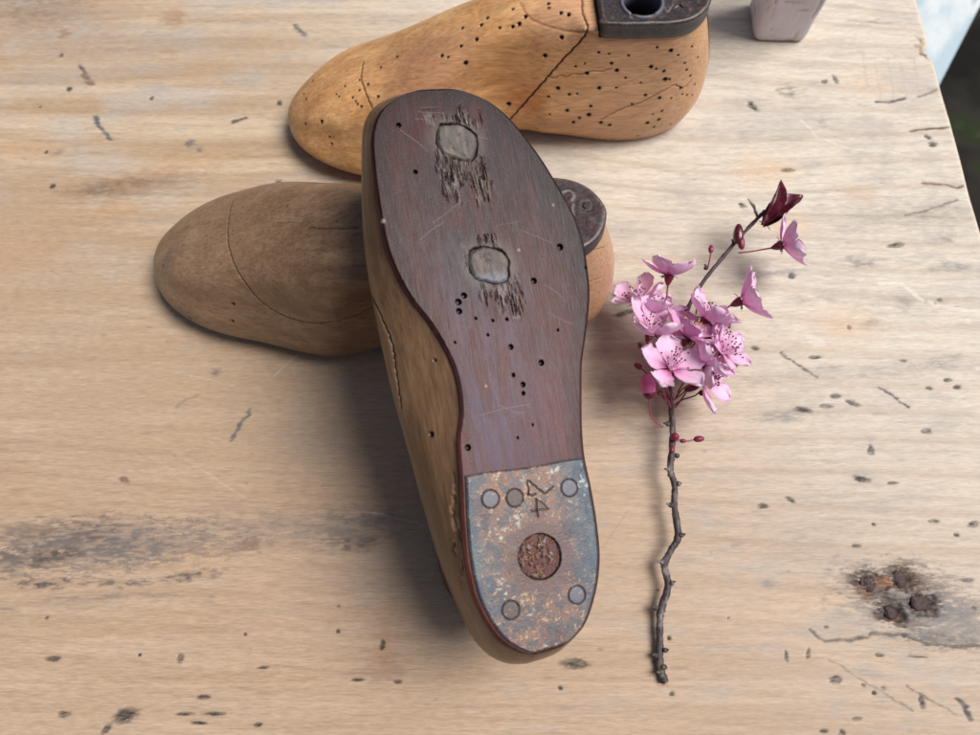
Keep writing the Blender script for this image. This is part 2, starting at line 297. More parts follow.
for k in range(0, 14, 3):
    x = 862+k*4.3; line([(x, 52+(k*7) % 13), (x+6, 86+(k*5) % 17)], 2, (.42, .36, .31), .35)
blob(787, 91, 8, 6, (.2, .17, .13), .8, 0, .02); blob(787, 91, 4.5, 3, (.62, .58, .50), .9, 0, 0)
blob(926, 48, 7, 10, (.28, .18, .10), .85, 20, .12, .4, 2.2, spk=.3); blob(930, 56, 4, 6, (.08, .05, .03), .8, 10, .1)
line([(885, 561), (900, 559), (925, 566)], 2, (.4, .3, .22), .3)
# knot with old nails
blob(908, 602, 68, 34, (.16, .148, .142), .9, -14, .015, .45, 1.6, spk=.3); blob(955, 622, 56, 26, (.20, .188, .18), .8, -12, .01, .4, 1.4, spk=.35); blob(850, 622, 38, 13, (.34, .31, .28), .6, -4, .01, .5, 1.4, spk=.3)
[blob(a_, b_, 15, 12, (.03, .02, .018), 1, 0, .20, .5, .8) for a_, b_ in ((870, 584), (901, 579), (923, 604), (893, 613))]; blob(870, 584, 17, 14, (.08, .06, .055), .7, 0, .04, .5, 1.2); blob(905, 580, 27, 15, (.13, .08, .06), .7, -8, .05, .5, 1.2); blob(885, 580, 9, 4, (.38, .19, .10), .8); blob(924, 604, 18, 11, (.12, .09, .08), .75, -8, .05); blob(893, 611, 18, 9, (.07, .05, .045), .8, -25, .07, .5, 1.3); blob(906, 622, 18, 6, (.14, .09, .07), .7, -5, .02); blob(872, 592, 16, 8, (.3, .17, .1), .45)
blob(945, 640, 34, 6, (.12, .11, .105), .7, -8, .03, .5, 1.3, spk=.3); line([(880, 592), (900, 598), (915, 598)], 6, (.13, .12, .12), .7)
line([(811, 630), (824, 641), (850, 640), (867, 637), (872, 632), (884, 634), (905, 636), (925, 643), (949, 647), (985, 646)], 1.8, (.10, .09, .085), .8, .05, .6)
GZ -= .07*sm(.55, 0, np.hypot((GX-P(905, 605)[0])/5.2*2.2, (GY-P(905, 605)[1])/2.2))*.8
for i in range(220):                                        # small dents and specks all over
    x = rng.uniform(-25, 21.3); y = rng.uniform(-14, 20); r = rng.uniform(.02, .05); L = rng.uniform(1, 3.2)
    w = win(x-r*L*2-.1, x+r*L*2+.1, y-r*2-.1, y+r*2+.1); u = np.hypot((GX[w]-x)/L, GY[w]-y+warpy[w]*.3)/r
    m = sm(1.4, .6, u+.7*fib[w])*rng.uniform(.15, .6)*rng.uniform(.4, 1); col[w] = lerpc(col[w], (.16, .13, .115), m); GZ[w] -= .02*m
for i in range(24):                                         # fine scratches
    x = rng.uniform(-25, 21); y = rng.uniform(-14, 20); an = rng.normal(0, .5); L = rng.uniform(.5, 2.6)
    w = win(x-L, x+L, y-L, y+L); X = GX[w]-x; Y = GY[w]-y; u = X*math.cos(an)+Y*math.sin(an); v = -X*math.sin(an)+Y*math.cos(an)+.05*np.sin(u*2)
    m = sm(.05, .015, np.abs(v))*(np.abs(u) < L/2)*rng.uniform(.06, .2); col[w] = lerpc(col[w], WHT if i % 3 else GREY, m)
GZ += .03*(fbm(GX*.12, GY*.5, 0., 3, 71)-.5)+.012*(st2-.5)
# rounded, worn right edge
ed = np.clip((gx-(XE-.3))/.3, 0, 1); drop = .3*(1-np.sqrt(np.clip(1-ed**2, 0, 1)))
GXe = GX+(-.10*fbm(GY*.35, GY*0, 0., 3, 77)-.25*np.exp(-((GY-P(926, 50)[1])/.35)**2)*1)*sm(XE-1., XE, GX)
GZ -= drop[:, None]
col = lerpc(col, (.74, .64, .52), sm(XE-.35, XE-.05, GX)*.7)  # bright rim highlight painted along the edge
nxg, nyg = GX.shape
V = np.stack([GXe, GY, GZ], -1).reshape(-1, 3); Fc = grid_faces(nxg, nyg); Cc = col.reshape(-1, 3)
idx = np.arange(nxg*nyg).reshape(nxg, nyg)
ring = np.concatenate([idx[:, 0], idx[-1, 1:], idx[-2::-1, -1], idx[0, -2:0:-1]])
prev = ring; extra = []; ecol = []; base = len(V); faces = [Fc]
for dz in (-1.2, -2.8):
    q = V[ring].copy(); q[:, 2] = dz; extra.append(q); ecol.append(Cc[ring]*.85)
    new = np.arange(base, base+len(ring)); base += len(ring)
    faces.append(np.stack([prev, new, np.roll(new, -1), np.roll(prev, -1)], -1)); prev = new
V = np.concatenate([V]+extra); Cc = np.concatenate([Cc]+ecol)
tb = empty('wooden_table', Matrix.Translation((0, 0, 0)), 'bare scrubbed pale wooden table with dark stains and a nailed grey knot', 'table')
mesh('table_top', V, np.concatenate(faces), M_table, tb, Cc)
def box(x0, x1, y0, y1, z0, z1, b=.3, tx=0):
    """bevelled box"""
    V = []; 
    for z, i in ((z0, b), (z0+b, 0), (z1-b, 0), (z1, b)):
        k = tx*(z-z0)
        for px, py in ((x0+b, y0), (x1-b, y0), (x1, y0+b), (x1, y1-b), (x1-b, y1), (x0+b, y1), (x0, y1-b), (x0, y0+b)):
            V.append((px+(i if px < (x0+x1)/2 else -i)+(k if px > (x0+x1)/2 else -k), py+(i if py < (y0+y1)/2 else -i)+(k if py > (y0+y1)/2 else -k), z))
    Fs = [tuple(range(7, -1, -1)), tuple(range(24, 32))]
    for l in range(3):
        for j in range(8): Fs.append((l*8+j, l*8+(j+1) % 8, l*8+8+(j+1) % 8, l*8+8+j))
    return np.array(V, float), Fs
for y in (-43.9, 45.5): mesh('apron', *box(-80, 16, y, y+2.4, -11.9, -2.81), M_leg, tb, smooth=False)
for x, y in ((-80, -44), (10, -44), (-80, 42), (10, 42)):
    mesh('leg', *box(x, x+6, y+.05, y+5.95, -74.6, -12.01), M_leg, tb, smooth=False)
def lump(c, r, sq, n=18, m=12, amp=.35, seed=1):
    th = np.linspace(0, math.pi, m)[:, None]; ph = np.linspace(0, 2*math.pi, n, endpoint=False)[None]
    x = np.sin(th)*np.cos(ph); y = np.sin(th)*np.sin(ph); z = np.cos(th)+0*ph
    k = r*(1+amp*(fbm(x*1.8+seed*9, y*1.8, z*1.8, 3, seed)-.5)*2)
    return np.stack([c[0]+x*k, c[1]+y*k, c[2]+z*k*sq], -1).reshape(-1, 3), [tuple(f) for f in grid_faces(m, n, False, True)]
for x, y, r in ((870, 583, 13), (901, 578, 14), (922, 603, 13), (893, 612, 12)): pass
for i, (x, y, r) in enumerate(((870, 583, .33), (901, 578, .36), (922, 603, .35), (893, 612, .27))):
    p = P(x, y); mesh('nail_head', *lump((p[0], p[1], -.235), r*.92, .40, 26, 18, .45, i+3), M_rustn, tb)

# ------------------------------------------------------------------ pale blue bench behind the table corner
A = P(943, 81, -30); B = P(980, 9, -30); d = (B-A); d /= np.linalg.norm(d); ang = math.atan2(d[1], d[0])
Mb = Matrix.Translation((A[0], A[1], -75)) @ Matrix.Rotation(ang, 4, 'Z')
bn = empty('painted_bench', Mb, 'pale blue painted bench on the ground behind the right corner of the table', 'bench')
for k in range(2):
    nx, ny = 200, 40; X, Y = np.meshgrid(np.linspace(-30, 80, nx), np.linspace(.15+k*14.5, 14.2+k*14.5, ny), indexing='ij')
    n = fbm(X*.15, Y*.5, 0., 5, 90+k)
    c = lerpc(np.broadcast_to(np.array((.42, .53, .60)), X.shape+(3,)).copy(), (.62, .68, .70), sm(.4, .65, n)); c = lerpc(c, (.24, .30, .33), sm(.68, .8, n))
    top = np.stack([X, Y, 45+0*X], -1).reshape(-1, 3); bot = top.copy(); bot[:, 2] = 42.2
    f = grid_faces(nx, ny); ii = np.arange(nx*ny).reshape(nx, ny); rg = np.concatenate([ii[:, 0], ii[-1, 1:], ii[-2::-1, -1], ii[0, -2:0:-1]])
    sd_ = np.stack([rg, rg+nx*ny, np.roll(rg, -1)+nx*ny, np.roll(rg, -1)], -1)
    mesh('plank', np.concatenate([top, bot]), np.concatenate([f, f[:, ::-1]+nx*ny, sd_]), M_blue, bn, np.concatenate([c.reshape(-1, 3)]*2), smooth=False)
for x in (-24, 70):
    for y in (2, 23):
        v, f = box(x, x+4, y, y+4, .4, 42.15); mesh('leg', v, f, M_blue, bn, np.tile((.45, .55, .6), (len(v), 1)), smooth=False)

# ------------------------------------------------------------------ white wooden block at the back
def white_block():
    q0 = P(754, 44); q1 = P(806, 46)
    w0 = (q1[0]-q0[0])/2*1.02; cx = (q0[0]+q1[0])/2
    M = Matrix.Translation((cx, q0[1]+1.3, 0.02)) @ Matrix.Rotation(math.radians(-2), 4, 'Z')
    n, m = 120, 160; ph = np.linspace(0, 2*math.pi, n, endpoint=False)[None]; zz = np.linspace(0, 1, m)[:, None]
    def sq(a, p=.30): return np.sign(a)*np.abs(a)**p
    hgt = 9.
    z = zz*hgt; sc = 1+.30*(z/hgt); end = np.minimum(1, np.sqrt(np.clip(1-(1-np.clip(z/.28, 0, 1))**2, 0, 1))*.16+.84)*np.where(zz > .985, .95, 1)
    x = sq(np.cos(ph))*w0*sc*end; y = sq(np.sin(ph))*1.25*sc*end; z = z+0*ph
    nn = fbm(x*3, y*3, z*1.1, 5, 5); cr = sm(.60, .68, fbm(x*5, y*5, z*1.2, 4, 8)); x = x*(1+.03*(nn-.5)-.02*cr); y = y*(1+.04*(nn-.5)-.03*cr)
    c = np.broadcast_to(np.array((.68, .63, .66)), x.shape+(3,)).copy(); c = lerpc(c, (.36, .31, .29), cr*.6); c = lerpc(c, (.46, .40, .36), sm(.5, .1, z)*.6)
    V = np.stack([x, y, z], -1).reshape(-1, 3); f = grid_faces(m, n, False, True)
    V = np.concatenate([V, [(0, 0, 0), (0, 0, hgt)]]); c = np.concatenate([c.reshape(-1, 3), [(.4, .35, .3)]*2])
    a = np.arange(n); b = np.roll(a, -1); t0 = np.stack([b, a, np.full(n, m*n), np.full(n, m*n)], -1)
    fs = [tuple(q) for q in f]+[(int(j), int(i), m*n) for i, j in zip(a, b)]+[(int(i)+(m-1)*n, int(j)+(m-1)*n, m*n+1) for i, j in zip(a, b)]
    o = mesh('painted_block', V, fs, M_white, None, c); M.translation *= S; o.matrix_world = M; tag(o, 'chunky white painted wooden block standing on the table behind the blossom twig', 'wooden block')
white_block()

# ------------------------------------------------------------------ shoe lasts
# sole plane of the leaning last
HA = P(535, 654, 5.9); HB = P(430, 91, 10.3)
ax = (HB-HA); SL = np.linalg.norm(ax); ax /= SL
n0 = np.array([0, 0, 1.])-ax[2]*ax; n0 /= np.linalg.norm(n0)
ROLL = math.radians(13); sidev = np.cross(ax, n0)
nout = n0*math.cos(ROLL)+sidev*math.sin(ROLL)
if nout[0] < 0: nout = n0*math.cos(ROLL)-sidev*math.sin(ROLL)
zl = -nout; yl_ax = np.cross(zl, ax)
def loc(p):
    w = onplane(p, HA, nout)-HA; return np.array([w@ax, w@yl_ax])
left_px = [(535, 654), (518, 651), (495, 636), (475, 603), (465, 564), (461, 522), (459, 476), (457, 441), (460, 413), (457, 384), (449, 359), (431, 327), (411, 301), (397, 277), (385, 246), (378, 209), (373, 174), (371, 140), (378, 116), (393, 102), (410, 94), (430, 90.5)]
right_px = [(535, 654), (552, 649), (566, 642), (583, 624), (594, 592), (598, 558), (595, 522), (589, 486), (583, 458), (580.5, 430), (580, 400), (580.5, 364), (585, 330), (588, 296), (586, 270), (581, 240), (571, 213), (554, 183), (537, 156), (511, 123), (489, 104), (466, 94), (448, 91), (430, 91)]
LP = np.array([loc(p) for p in left_px]); RP = np.array([loc(p) for p in right_px])
print('sole', SL, 'outline', LP.min(0), RP.max(0))
X0 = min(LP[:, 0].min(), RP[:, 0].min()); X1 = max(LP[:, 0].max(), RP[:, 0].max())
def edge_fn(Pt):
    q = catmull(Pt, 500); o = np.argsort(q[:, 0]); return lambda x: np.interp(x, q[o, 0], q[o, 1])
fL, fR = edge_fn(LP), edge_fn(RP)
outer_px = [(520, 656), (495, 648), (475, 630), (458, 600), (440, 560), (425, 512), (408, 450), (393, 398), (380, 345), (368, 290), (361, 240), (359, 190), (361, 146), (372, 120), (388, 104), (430, 91)]
ODEP = 1.7
def loc2(p):
    o = HA-nout*ODEP; w = onplane(p, o, nout)-o; return np.array([w@ax, w@yl_ax])
OP = np.array([loc2(p) for p in outer_px]); fO = edge_fn(OP)
print(OP, LP)
def spl(x, xs, ys):                                # smooth interpolation
    c = catmull(np.stack([xs, ys], 1), 400); return np.interp(x, c[:, 0], c[:, 1])

def last_grid(L, yl, yr, H, ns, nc, plx, hp=None, wtp=None, bulge=(.35, .35), z0p=None, narrow=1., yscale=1., outL=None, outR=None):
    t = np.linspace(0, 1, ns); X = L*(.55*(.5-.5*np.cos(math.pi*t))+.45*t); X = L*np.where(t < .5, X/L, X/L)
    s = X/L
    # denser right at the ends so they round off
    X = np.concatenate([[0, .004, .015, .035, .06, .09], X[(X > .1) & (X < L-.1)], [L-.09, L-.06, L-.035, L-.015, L-.004, L]]); s = X/L; ns = len(X)
    hs = hp or ([0, .12, .27, .33, .40, .48, .56, .66, .76, .86, .93, .97, .99, 1], [H, H, H, H*.995, .97*H, .91*H, .82*H, .71*H, .60*H, .50*H, .41*H, .33*H, .26*H, .18*H])
    h = np.interp(s, *[np.array(v) for v in (catmull(np.stack(hs, 1), 600).T)])
    z0 = spl(s, *z0p) if z0p else 0*s
    er_h = np.sqrt(np.clip(1-(1-np.clip(X/2.1, 0, 1))**2, 0, 1)); er_t = np.sqrt(np.clip(1-(1-np.clip((L-X)/2.6, 0, 1))**2, 0, 1))
    e = er_h*er_t
    a, b = yl(X), yr(X); yc = (a+b)/2
    ycs = np.interp(s, [0, .15, .35, .6, .8, 1], [0, .05, .1, .15, .1, 0])*0+np.convolve(np.pad(yc, 20, 'edge'), np.ones(41)/41, 'valid')
    ycs = ycs*sm(0, .06, s)+yc*(1-sm(0, .06, s))
    wq = (wtp or ([0, .1, .2, .28, .36, .45, .55, .65, .75, .85, .93, 1], [1.5, 1.5, 1.55, 1.5, 1.3, 1.25, 1.5, 1.9, 2.1, 2.0, 1.7, 1.5]))
    wc = catmull(np.stack(wq, 1), 500); wt = np.interp(s, wc[:, 0], wc[:, 1])*e*narrow
    wt = np.minimum(wt, (b-a)/2*.95+.02*e)
    flat = sm(.34, .27, s)                            # 1 in the heel zone: flat top with a crisp shoulder
    waist = np.exp(-((s-.36)/.16)**2)
    bL = (bulge[0]+bulge[0]*2.1*waist)*e; bR = (bulge[1]+bulge[1]*.8*waist)*e
    if outL is not None: bL = np.clip(a-outL(X), .05, 3)*1.0*np.minimum(1, e*1.3)
    if outR is not None: bR = np.clip(outR(X)-b, .05, 3)*np.minimum(1, e*1.3)
    n_top = nc-60; G = np.empty((ns, nc, 3)); q = np.linspace(0, 1, n_top)
    for i in range(ns):
        H_ = h[i]-z0[i]; f = flat[i]
        f1 = .93+.06*f; tf = .5+.47*f
        def side(y, bb, sg):
            return [(y, z0[i]), (y+sg*bb*.75, z0[i]+.13*H_), (y+sg*bb, z0[i]+.30*H_), (y*.42+(ycs[i]+sg*wt[i])*.58+sg*bb*.55, z0[i]+.64*H_), (ycs[i]+sg*wt[i], z0[i]+f1*H_*.97), (ycs[i]+sg*wt[i]*tf, z0[i]+H_)]
        pts = side(a[i], bL[i], -1)+[(ycs[i], z0[i]+H_*(1.0+.012*(1-f)))]+side(b[i], bR[i], 1)[::-1]
        c = catmull(pts, 130); dd = np.concatenate([[0], np.cumsum(np.hypot(*np.diff(c, axis=0).T)+1e-5)]); dd /= dd[-1]
        yy = np.interp(q, dd, c[:, 0]); zz = np.interp(q, dd, c[:, 1])
        sq_ = np.linspace(0, 1, 62)[1:-1]; ys = b[i]+(a[i]-b[i])*sq_
        G[i, :, 1] = np.concatenate([yy, ys]); G[i, :, 2] = np.concatenate([zz, z0[i]+0*ys]); G[i, :, 0] = X[i]
    tz = np.clip(G[..., 2]/H, 0, 1)
    G[..., 0] -= (np.clip(1-G[..., 0]/4.5, 0, 1)**2)*(.62*np.sin(math.pi*np.clip(tz/.95, 0, 1)**.75)-.28*tz**2)
    kt = np.clip((G[..., 0]-(L-3.5))/3.5, 0, 1)**2
    G[..., 0] += kt*.42*np.exp(-((G[..., 2]-1.1)/.75)**2)
    return G, X
def pick(px, py, Wp, dep, tol=5):
    d = np.hypot(Wp[0]-px, Wp[1]-py); m = d < tol
    if not m.any(): return None
    k = np.where(m)[0]; z = dep[k]; near = k[z < z.min()+.35]; return near[np.argmin(d[near])]
class Marker:
    """finds points of the surface and presses holes and grooves into it, in the thing's own coordinates"""
    def __init__(s, V, N, M, col):
        s.V, s.N, s.col = V, N, col; s.disp = np.zeros(len(V)); R = np.array(M)[:3, :3]; T = np.array(M)[:3, 3]
        Wd = V@R.T+T; x, y, z = proj(Wd); s.px = (x, y); s.dep = z
    def hole(s, px, py, r, c=(.02, .012, .008), depth=.14, amt=1, asp=1.):
        k = pick(px, py, s.px, s.dep)
        if k is None: return
        d = np.linalg.norm(s.V-s.V[k], axis=1)
        m = sm(r*1.18, r*.82, d); s.disp += depth*m; s.col[:] = lerpc(s.col, c, m*amt)
        m = sm(r*1.45, r*1.12, d); s.col[:] = lerpc(s.col, c, m*amt); hal = sm(r*2.6, r, d)*(1-m)*.25*amt; s.col[:] = lerpc(s.col, np.array(c)*3+.02, hal)
    def groove(s, pts, r, depth=.06, c=(.03, .018, .012), amt=1, n=60, jag=0.):
        q = catmull(np.array(pts, float), n); ks = []
        for i, p in enumerate(q):
            k = pick(p[0]+jag*1.3*math.sin(i*.9+p[0]*.31)*math.sin(i*.37+p[1]), p[1]+jag*1.3*math.sin(i*.53+p[1]*.7), s.px, s.dep)
            if k is not None: ks.append(k)
        if len(ks) < 2: return
        pp = s.V[ks]; lo = pp.min(0)-.6; hi = pp.max(0)+.6; cand = np.where(np.all((s.V > lo) & (s.V < hi), 1))[0]
        X = s.V[cand]; d = np.full(len(cand), 9.)
        for a, b in zip(pp[:-1], pp[1:]):
            ab = b-a; L2 = ab@ab
            if L2 < 1e-9 or L2 > 4: continue
            t = np.clip(((X-a)@ab)/L2, 0, 1); d = np.minimum(d, np.linalg.norm(X-a-t[:, None]*ab, axis=1))
        m = sm(r*1.3, r*.5, d)*amt; s.disp[cand] += depth*m; s.col[cand] = lerpc(s.col[cand], c, m)
    def patch(s, px, py, r, c, amt, sx=1, sy=1, sz=1, nz=.5):
        k = pick(px, py, s.px, s.dep)
        if k is None: return
        d = (s.V-s.V[k])*np.array([1/sx, 1/sy, 1/sz]); n = fbm(s.V[:, 0]*2, s.V[:, 1]*3, s.V[:, 2]*3, 3, 13)
        m = sm(r*1.5, r*.3, np.linalg.norm(d, axis=1)*(1+nz*(n-.5)*2))*amt; s.col[:] = lerpc(s.col, c, m)
    def done(s): return s.V-s.N*s.disp[:, None]
def frame(xa, z, o):
    xa = np.array(xa, float); xa /= np.linalg.norm(xa); z = np.array(z, float); z -= xa*(z@xa); z /= np.linalg.norm(z); y = np.cross(z, xa)
    return Matrix(((xa[0], y[0], z[0], o[0]), (xa[1], y[1], z[1], o[1]), (xa[2], y[2], z[2], o[2]), (0, 0, 0, 1)))
def body_colour(V, base, light, dark, seed):
    x, y, z = V.T; st = fbm(x*.35, y*2.6, z*2.6, 4, seed, .6); b = fbm(x*.35, y*.5, z*.5, 4, seed+9); f = fbm(x*1.2, y*8, z*8, 3, seed+5)
    c = np.broadcast_to(np.array(base, float), V.shape).copy(); c = lerpc(c, light, sm(.42, .72, st)*.7); c = lerpc(c, dark, sm(.50, .78, b)*.6)
    dots = sm(.78, .86, fbm(x*5, y*9, z*9, 2, seed+15)); c = lerpc(c, np.array(dark)*.5, dots*.35)
    rg_ = np.abs(np.sin(9*fbm(x*.13, y*.5+.2*z, z*.55, 3, seed+21)+y*1.2))**6
    return c*(1+.42*(f-.5)-.14*rg_)[:, None]

def top_plate(G, X, plx, H, T, hole_c, hole_r, mtx, parent, label=None, seed=3, extra=None, colbase=(.035, .025, .026)):
    """dark D-shaped plate on the flat top of the heel, pierced by the socket"""
    i1 = np.searchsorted(X, plx); nc = G.shape[1]; ntop = nc-60
    outline = []
    Ltop = []; Rtop = []
    for i in range(0, i1+1):
        g = G[i, :ntop]; m = g[:, 2] > H-.25-.02
        q = g[m] if m.sum() > 3 else g[np.argsort(-g[:, 2])[:4]]
        Ltop.append(q[np.argmin(q[:, 1])][:2]); Rtop.append(q[np.argmax(q[:, 1])][:2])
    Ltop = np.array(Ltop); Rtop = np.array(Rtop)
    fr = Ltop[-1]+(Rtop[-1]-Ltop[-1])*np.linspace(0, 1, 40)[1:-1, None]
    poly = np.concatenate([Ltop, fr, Rtop[::-1]])
    hc = np.array(hole_c); n = 300
    an = np.linspace(-math.pi, math.pi, n, endpoint=False)
    pa = np.arctan2(poly[:, 1]-hc[1], poly[:, 0]-hc[0]); pr = np.hypot(*(poly-hc).T); o = np.argsort(pa); R = np.interp(an, pa[o], pr[o], period=2*math.pi)
    R = np.convolve(np.pad(R, 3, 'wrap'), np.ones(7)/7, 'valid')+.03
    dirs = np.stack([np.cos(an), np.sin(an)], 1); rings = []
    def ringv(r, z): v = hc+dirs*r[:, None]; return np.column_stack([v, np.full(n, z)])
    zb = H-.25; bev = .12
    rings.append(ringv(R-.25, zb-.06)); rings.append(ringv(R, zb-.02)); rings += [ringv(R+.02*math.sin(k), zb+(T-bev)*k/6) for k in range(1, 6)]
    for k in range(6):
        a_ = k/5*math.pi/2; rings.append(ringv(R-bev*(1-math.cos(a_)), zb+T-bev+bev*math.sin(a_)))
    for k in np.linspace(0, 1, 46)[1:]: rings.append(ringv((R-bev)*(1-k)+hole_r*k, zb+T-.03*math.sin(k*3)))
    for dz in (.1, .4, .9, 1.6, 2.4): rings.append(ringv(np.full(n, hole_r), zb+T-dz))
    rings.append(ringv(np.full(n, .02), zb+T-2.5))
    GG = np.stack(rings); V = GG.reshape(-1, 3); N = grid_normals(GG).reshape(-1, 3)
    nz = fbm(V[:, 0]*4, V[:, 1]*4, V[:, 2]*4, 4, seed); V = V+N*0; 
    c = np.broadcast_to(np.array(colbase), V.shape).copy(); c = lerpc(c, (.10, .045, .035), sm(.5, .75, nz)*.6); c = lerpc(c, (.12, .13, .14), sm(.55, .8, fbm(V[:, 0]*6, V[:, 1]*6, V[:, 2]*12, 3, seed+4))*.5)
    side = (V[:, 2] < zb+T-bev*.6) & (V[:, 2] > zb-.1) & (np.repeat(np.arange(len(rings)), n) < 8)
    c[side] = lerpc(c[side], (.075, .075, .075), .6+.3*nz[side])
    rim = np.exp(-((np.repeat(np.arange(len(rings)), n)-11)/1.8)**2); c = lerpc(c, (.20, .17, .17), rim*.55*nz*1.6)
    V[:, 2] += .03*(nz-.5)*(~side)
    mk = Marker(V, -np.sign(N[:, 2:3]+1e-9)*N*0+np.array([0, 0, 1.]), mtx, c)
    if extra: extra(mk)
    V = mk.done()
    pl = mesh('heel_top_plate', V, grid_faces(len(rings), n, False, True), M_dark, parent, c); 
    return pl, zb+T
def ringmesh(c, r0, r1, z0, z1, n=64, slit=()):
    an = np.linspace(0, 2*math.pi, n, endpoint=False); prof = [(r0, z0), (r0, z1-.03), (r0+.03, z1), (r1-.04, z1), (r1, z1-.04), (r1, z0)]
    G = np.stack([np.stack([c[0]+p[0]*np.cos(an), c[1]+p[0]*np.sin(an), np.full(n, p[1])], 1) for p in prof])
    for s_ in slit: G[1:5, s_:s_+2, 2] -= .09
    return G.reshape(-1, 3), [tuple(f) for f in grid_faces(len(prof), n, True, True)]
def disc(c, r, z, h=.03, n=28, jit=0, up=1):
    an = np.linspace(0, 2*math.pi, n, endpoint=False); rr = r*(1+jit*np.sin(an*3+c[0]*5)); V = []
    for k, zz in ((1, z-.06*up), (1, z+h*.6*up), (.93, z+h*up), (.55, z+h*1.15*up)): V.append(np.column_stack([c[0]+rr*k*np.cos(an), c[1]+rr*k*np.sin(an), np.full(n, zz)]))
    V = np.concatenate(V+[np.array([[c[0], c[1], z+h*1.2*up]])]); Fs = [tuple(f) for f in grid_faces(4, n, False, True)]+[(3*n+i, 3*n+(i+1) % n, 4*n) for i in range(n)]
    Fs = Fs[:3*n]+[f[::-1] for f in Fs[3*n:]]
    if up > 0: Fs = [f[::-1] for f in Fs]
    return V, Fs

NS, NC = 540, 520
zero = ([0, .18, .38, .55, .7, .85, 1], [.0, 0, .35, .12, 0, .25, .75])
# ---- back last
def sc_edge(fn, L, mir=False, k=1.0):
    if mir: return lambda x: -fn(X0+(X1-X0)*x/L)*k
    return lambda x: fn(X0+(X1-X0)*x/L)*k
def local_vertical_hole(G, c, r, depth):
    d = np.hypot(G[..., 0]-c[0], G[..., 1]-c[1]); m = (d < r) & (G[..., 2] > 3); G[..., 2] -= m*depth
LB = 17.5; HBk = 6.1
def centred(fl, fr, L):                        # straight axis through heel and toe for the standing lasts
    m = lambda x: 0*x
    return fl, fr
heel = np.array([8.85, 12.75, 0.]); toe = np.array([-8.5, 11.75, 0.])
Mk = frame(toe-heel, (0, 0, 1), heel)
def toefix(f, L, sg):                          # blunter toe for the standing lasts
    def g(x):
        s_ = x/L; y = f(x); t = sm(.5, .78, s_); w_ = 3.1*np.sqrt(np.clip(1-np.clip((s_-.60)/.40, 0, 1)**3.2, 0, 1)); return y*(1-t)+sg*w_*t
    return g
bl_, br_ = toefix(sc_edge(fR, LB, True, .92), LB, -1), toefix(sc_edge(fL, LB, True, .92), LB, 1)
G, Xs = last_grid(LB, bl_, br_, HBk, NS, NC, 4.6, z0p=zero)
hb = (3.0, .05)
local_vertical_hole(G, hb, .95, 3.0)
hz = G[..., 2] > HBk-.25; zone = sm(4.75, 4.7, G[..., 0]); G[..., 2] -= np.where(hz & (G[..., 0] < 4.7), G[..., 2]-(HBk-.25), 0)
N = grid_normals(G); V = G.reshape(-1, 3); N = N.reshape(-1, 3); cen = np.array([LB/2, 0, 2.2])
if np.mean(np.sum(N*(V-cen), 1)) < 0: N = -N; flip = True
else: flip = False
c = body_colour(V, (.60, .315, .13), (.68, .41, .19), (.42, .20, .07), 101)
c = lerpc(c, (.60, .37, .23), sm(9, 3, V[:, 0])*.6)
lb = empty('shoe_last', Mk, 'honey coloured wooden shoe last riddled with small worm holes, farthest back, standing on its sole', 'shoe last', 'old wooden shoe lasts on the table')
mk = Marker(V, N, Mk, c)
mk.patch(420, 70, 1.3, (.26, .12, .075), .65, 1.5, 1.5, 1.5); mk.patch(540, 75, 1.0, (.62, .33, .14), .5, 2); mk.patch(525, 100, .8, (.50, .19, .07), .6); mk.patch(450, 45, 1.0, (.40, .22, .12), .4, 2)
mk.patch(560, 15, 1.1, (.50, .27, .16), .6, 1.2)
mk.groove([(363, 62), (361, 77), (364.5, 90), (372, 108), (382, 124), (392, 134)], .035, .05, (.08, .04, .02), .9)
mk.groove([(581.5, -6), (583, 12), (586, 33), (560, 63), (533, 94), (508, 122), (490, 142)], .035, .12, (.02, .012, .01), 1, 90)
mk.groove([(520, 3), (530, 18), (547, 26), (566, 31), (585, 33)], .05, .03, (.42, .20, .10), .8)
mk.groove([(547, 78), (565, 76), (585, 73), (612, 69)], .02, .04, (.16, .06, .03), .8, jag=.5)
mk.groove([(601, 119), (620, 110), (637, 104), (650, 98), (668, 89), (676, 85), (682, 88), (692, 80)], .022, .05, (.12, .045, .02), .85, jag=.6)
mk.groove([(600, 95), (630, 82), (655, 70), (690, 55)], .015, .02, (.25, .11, .05), .5, jag=.4); mk.groove([(500, 122), (540, 110), (590, 98)], .015, .02, (.28, .13, .06), .5, jag=.5)
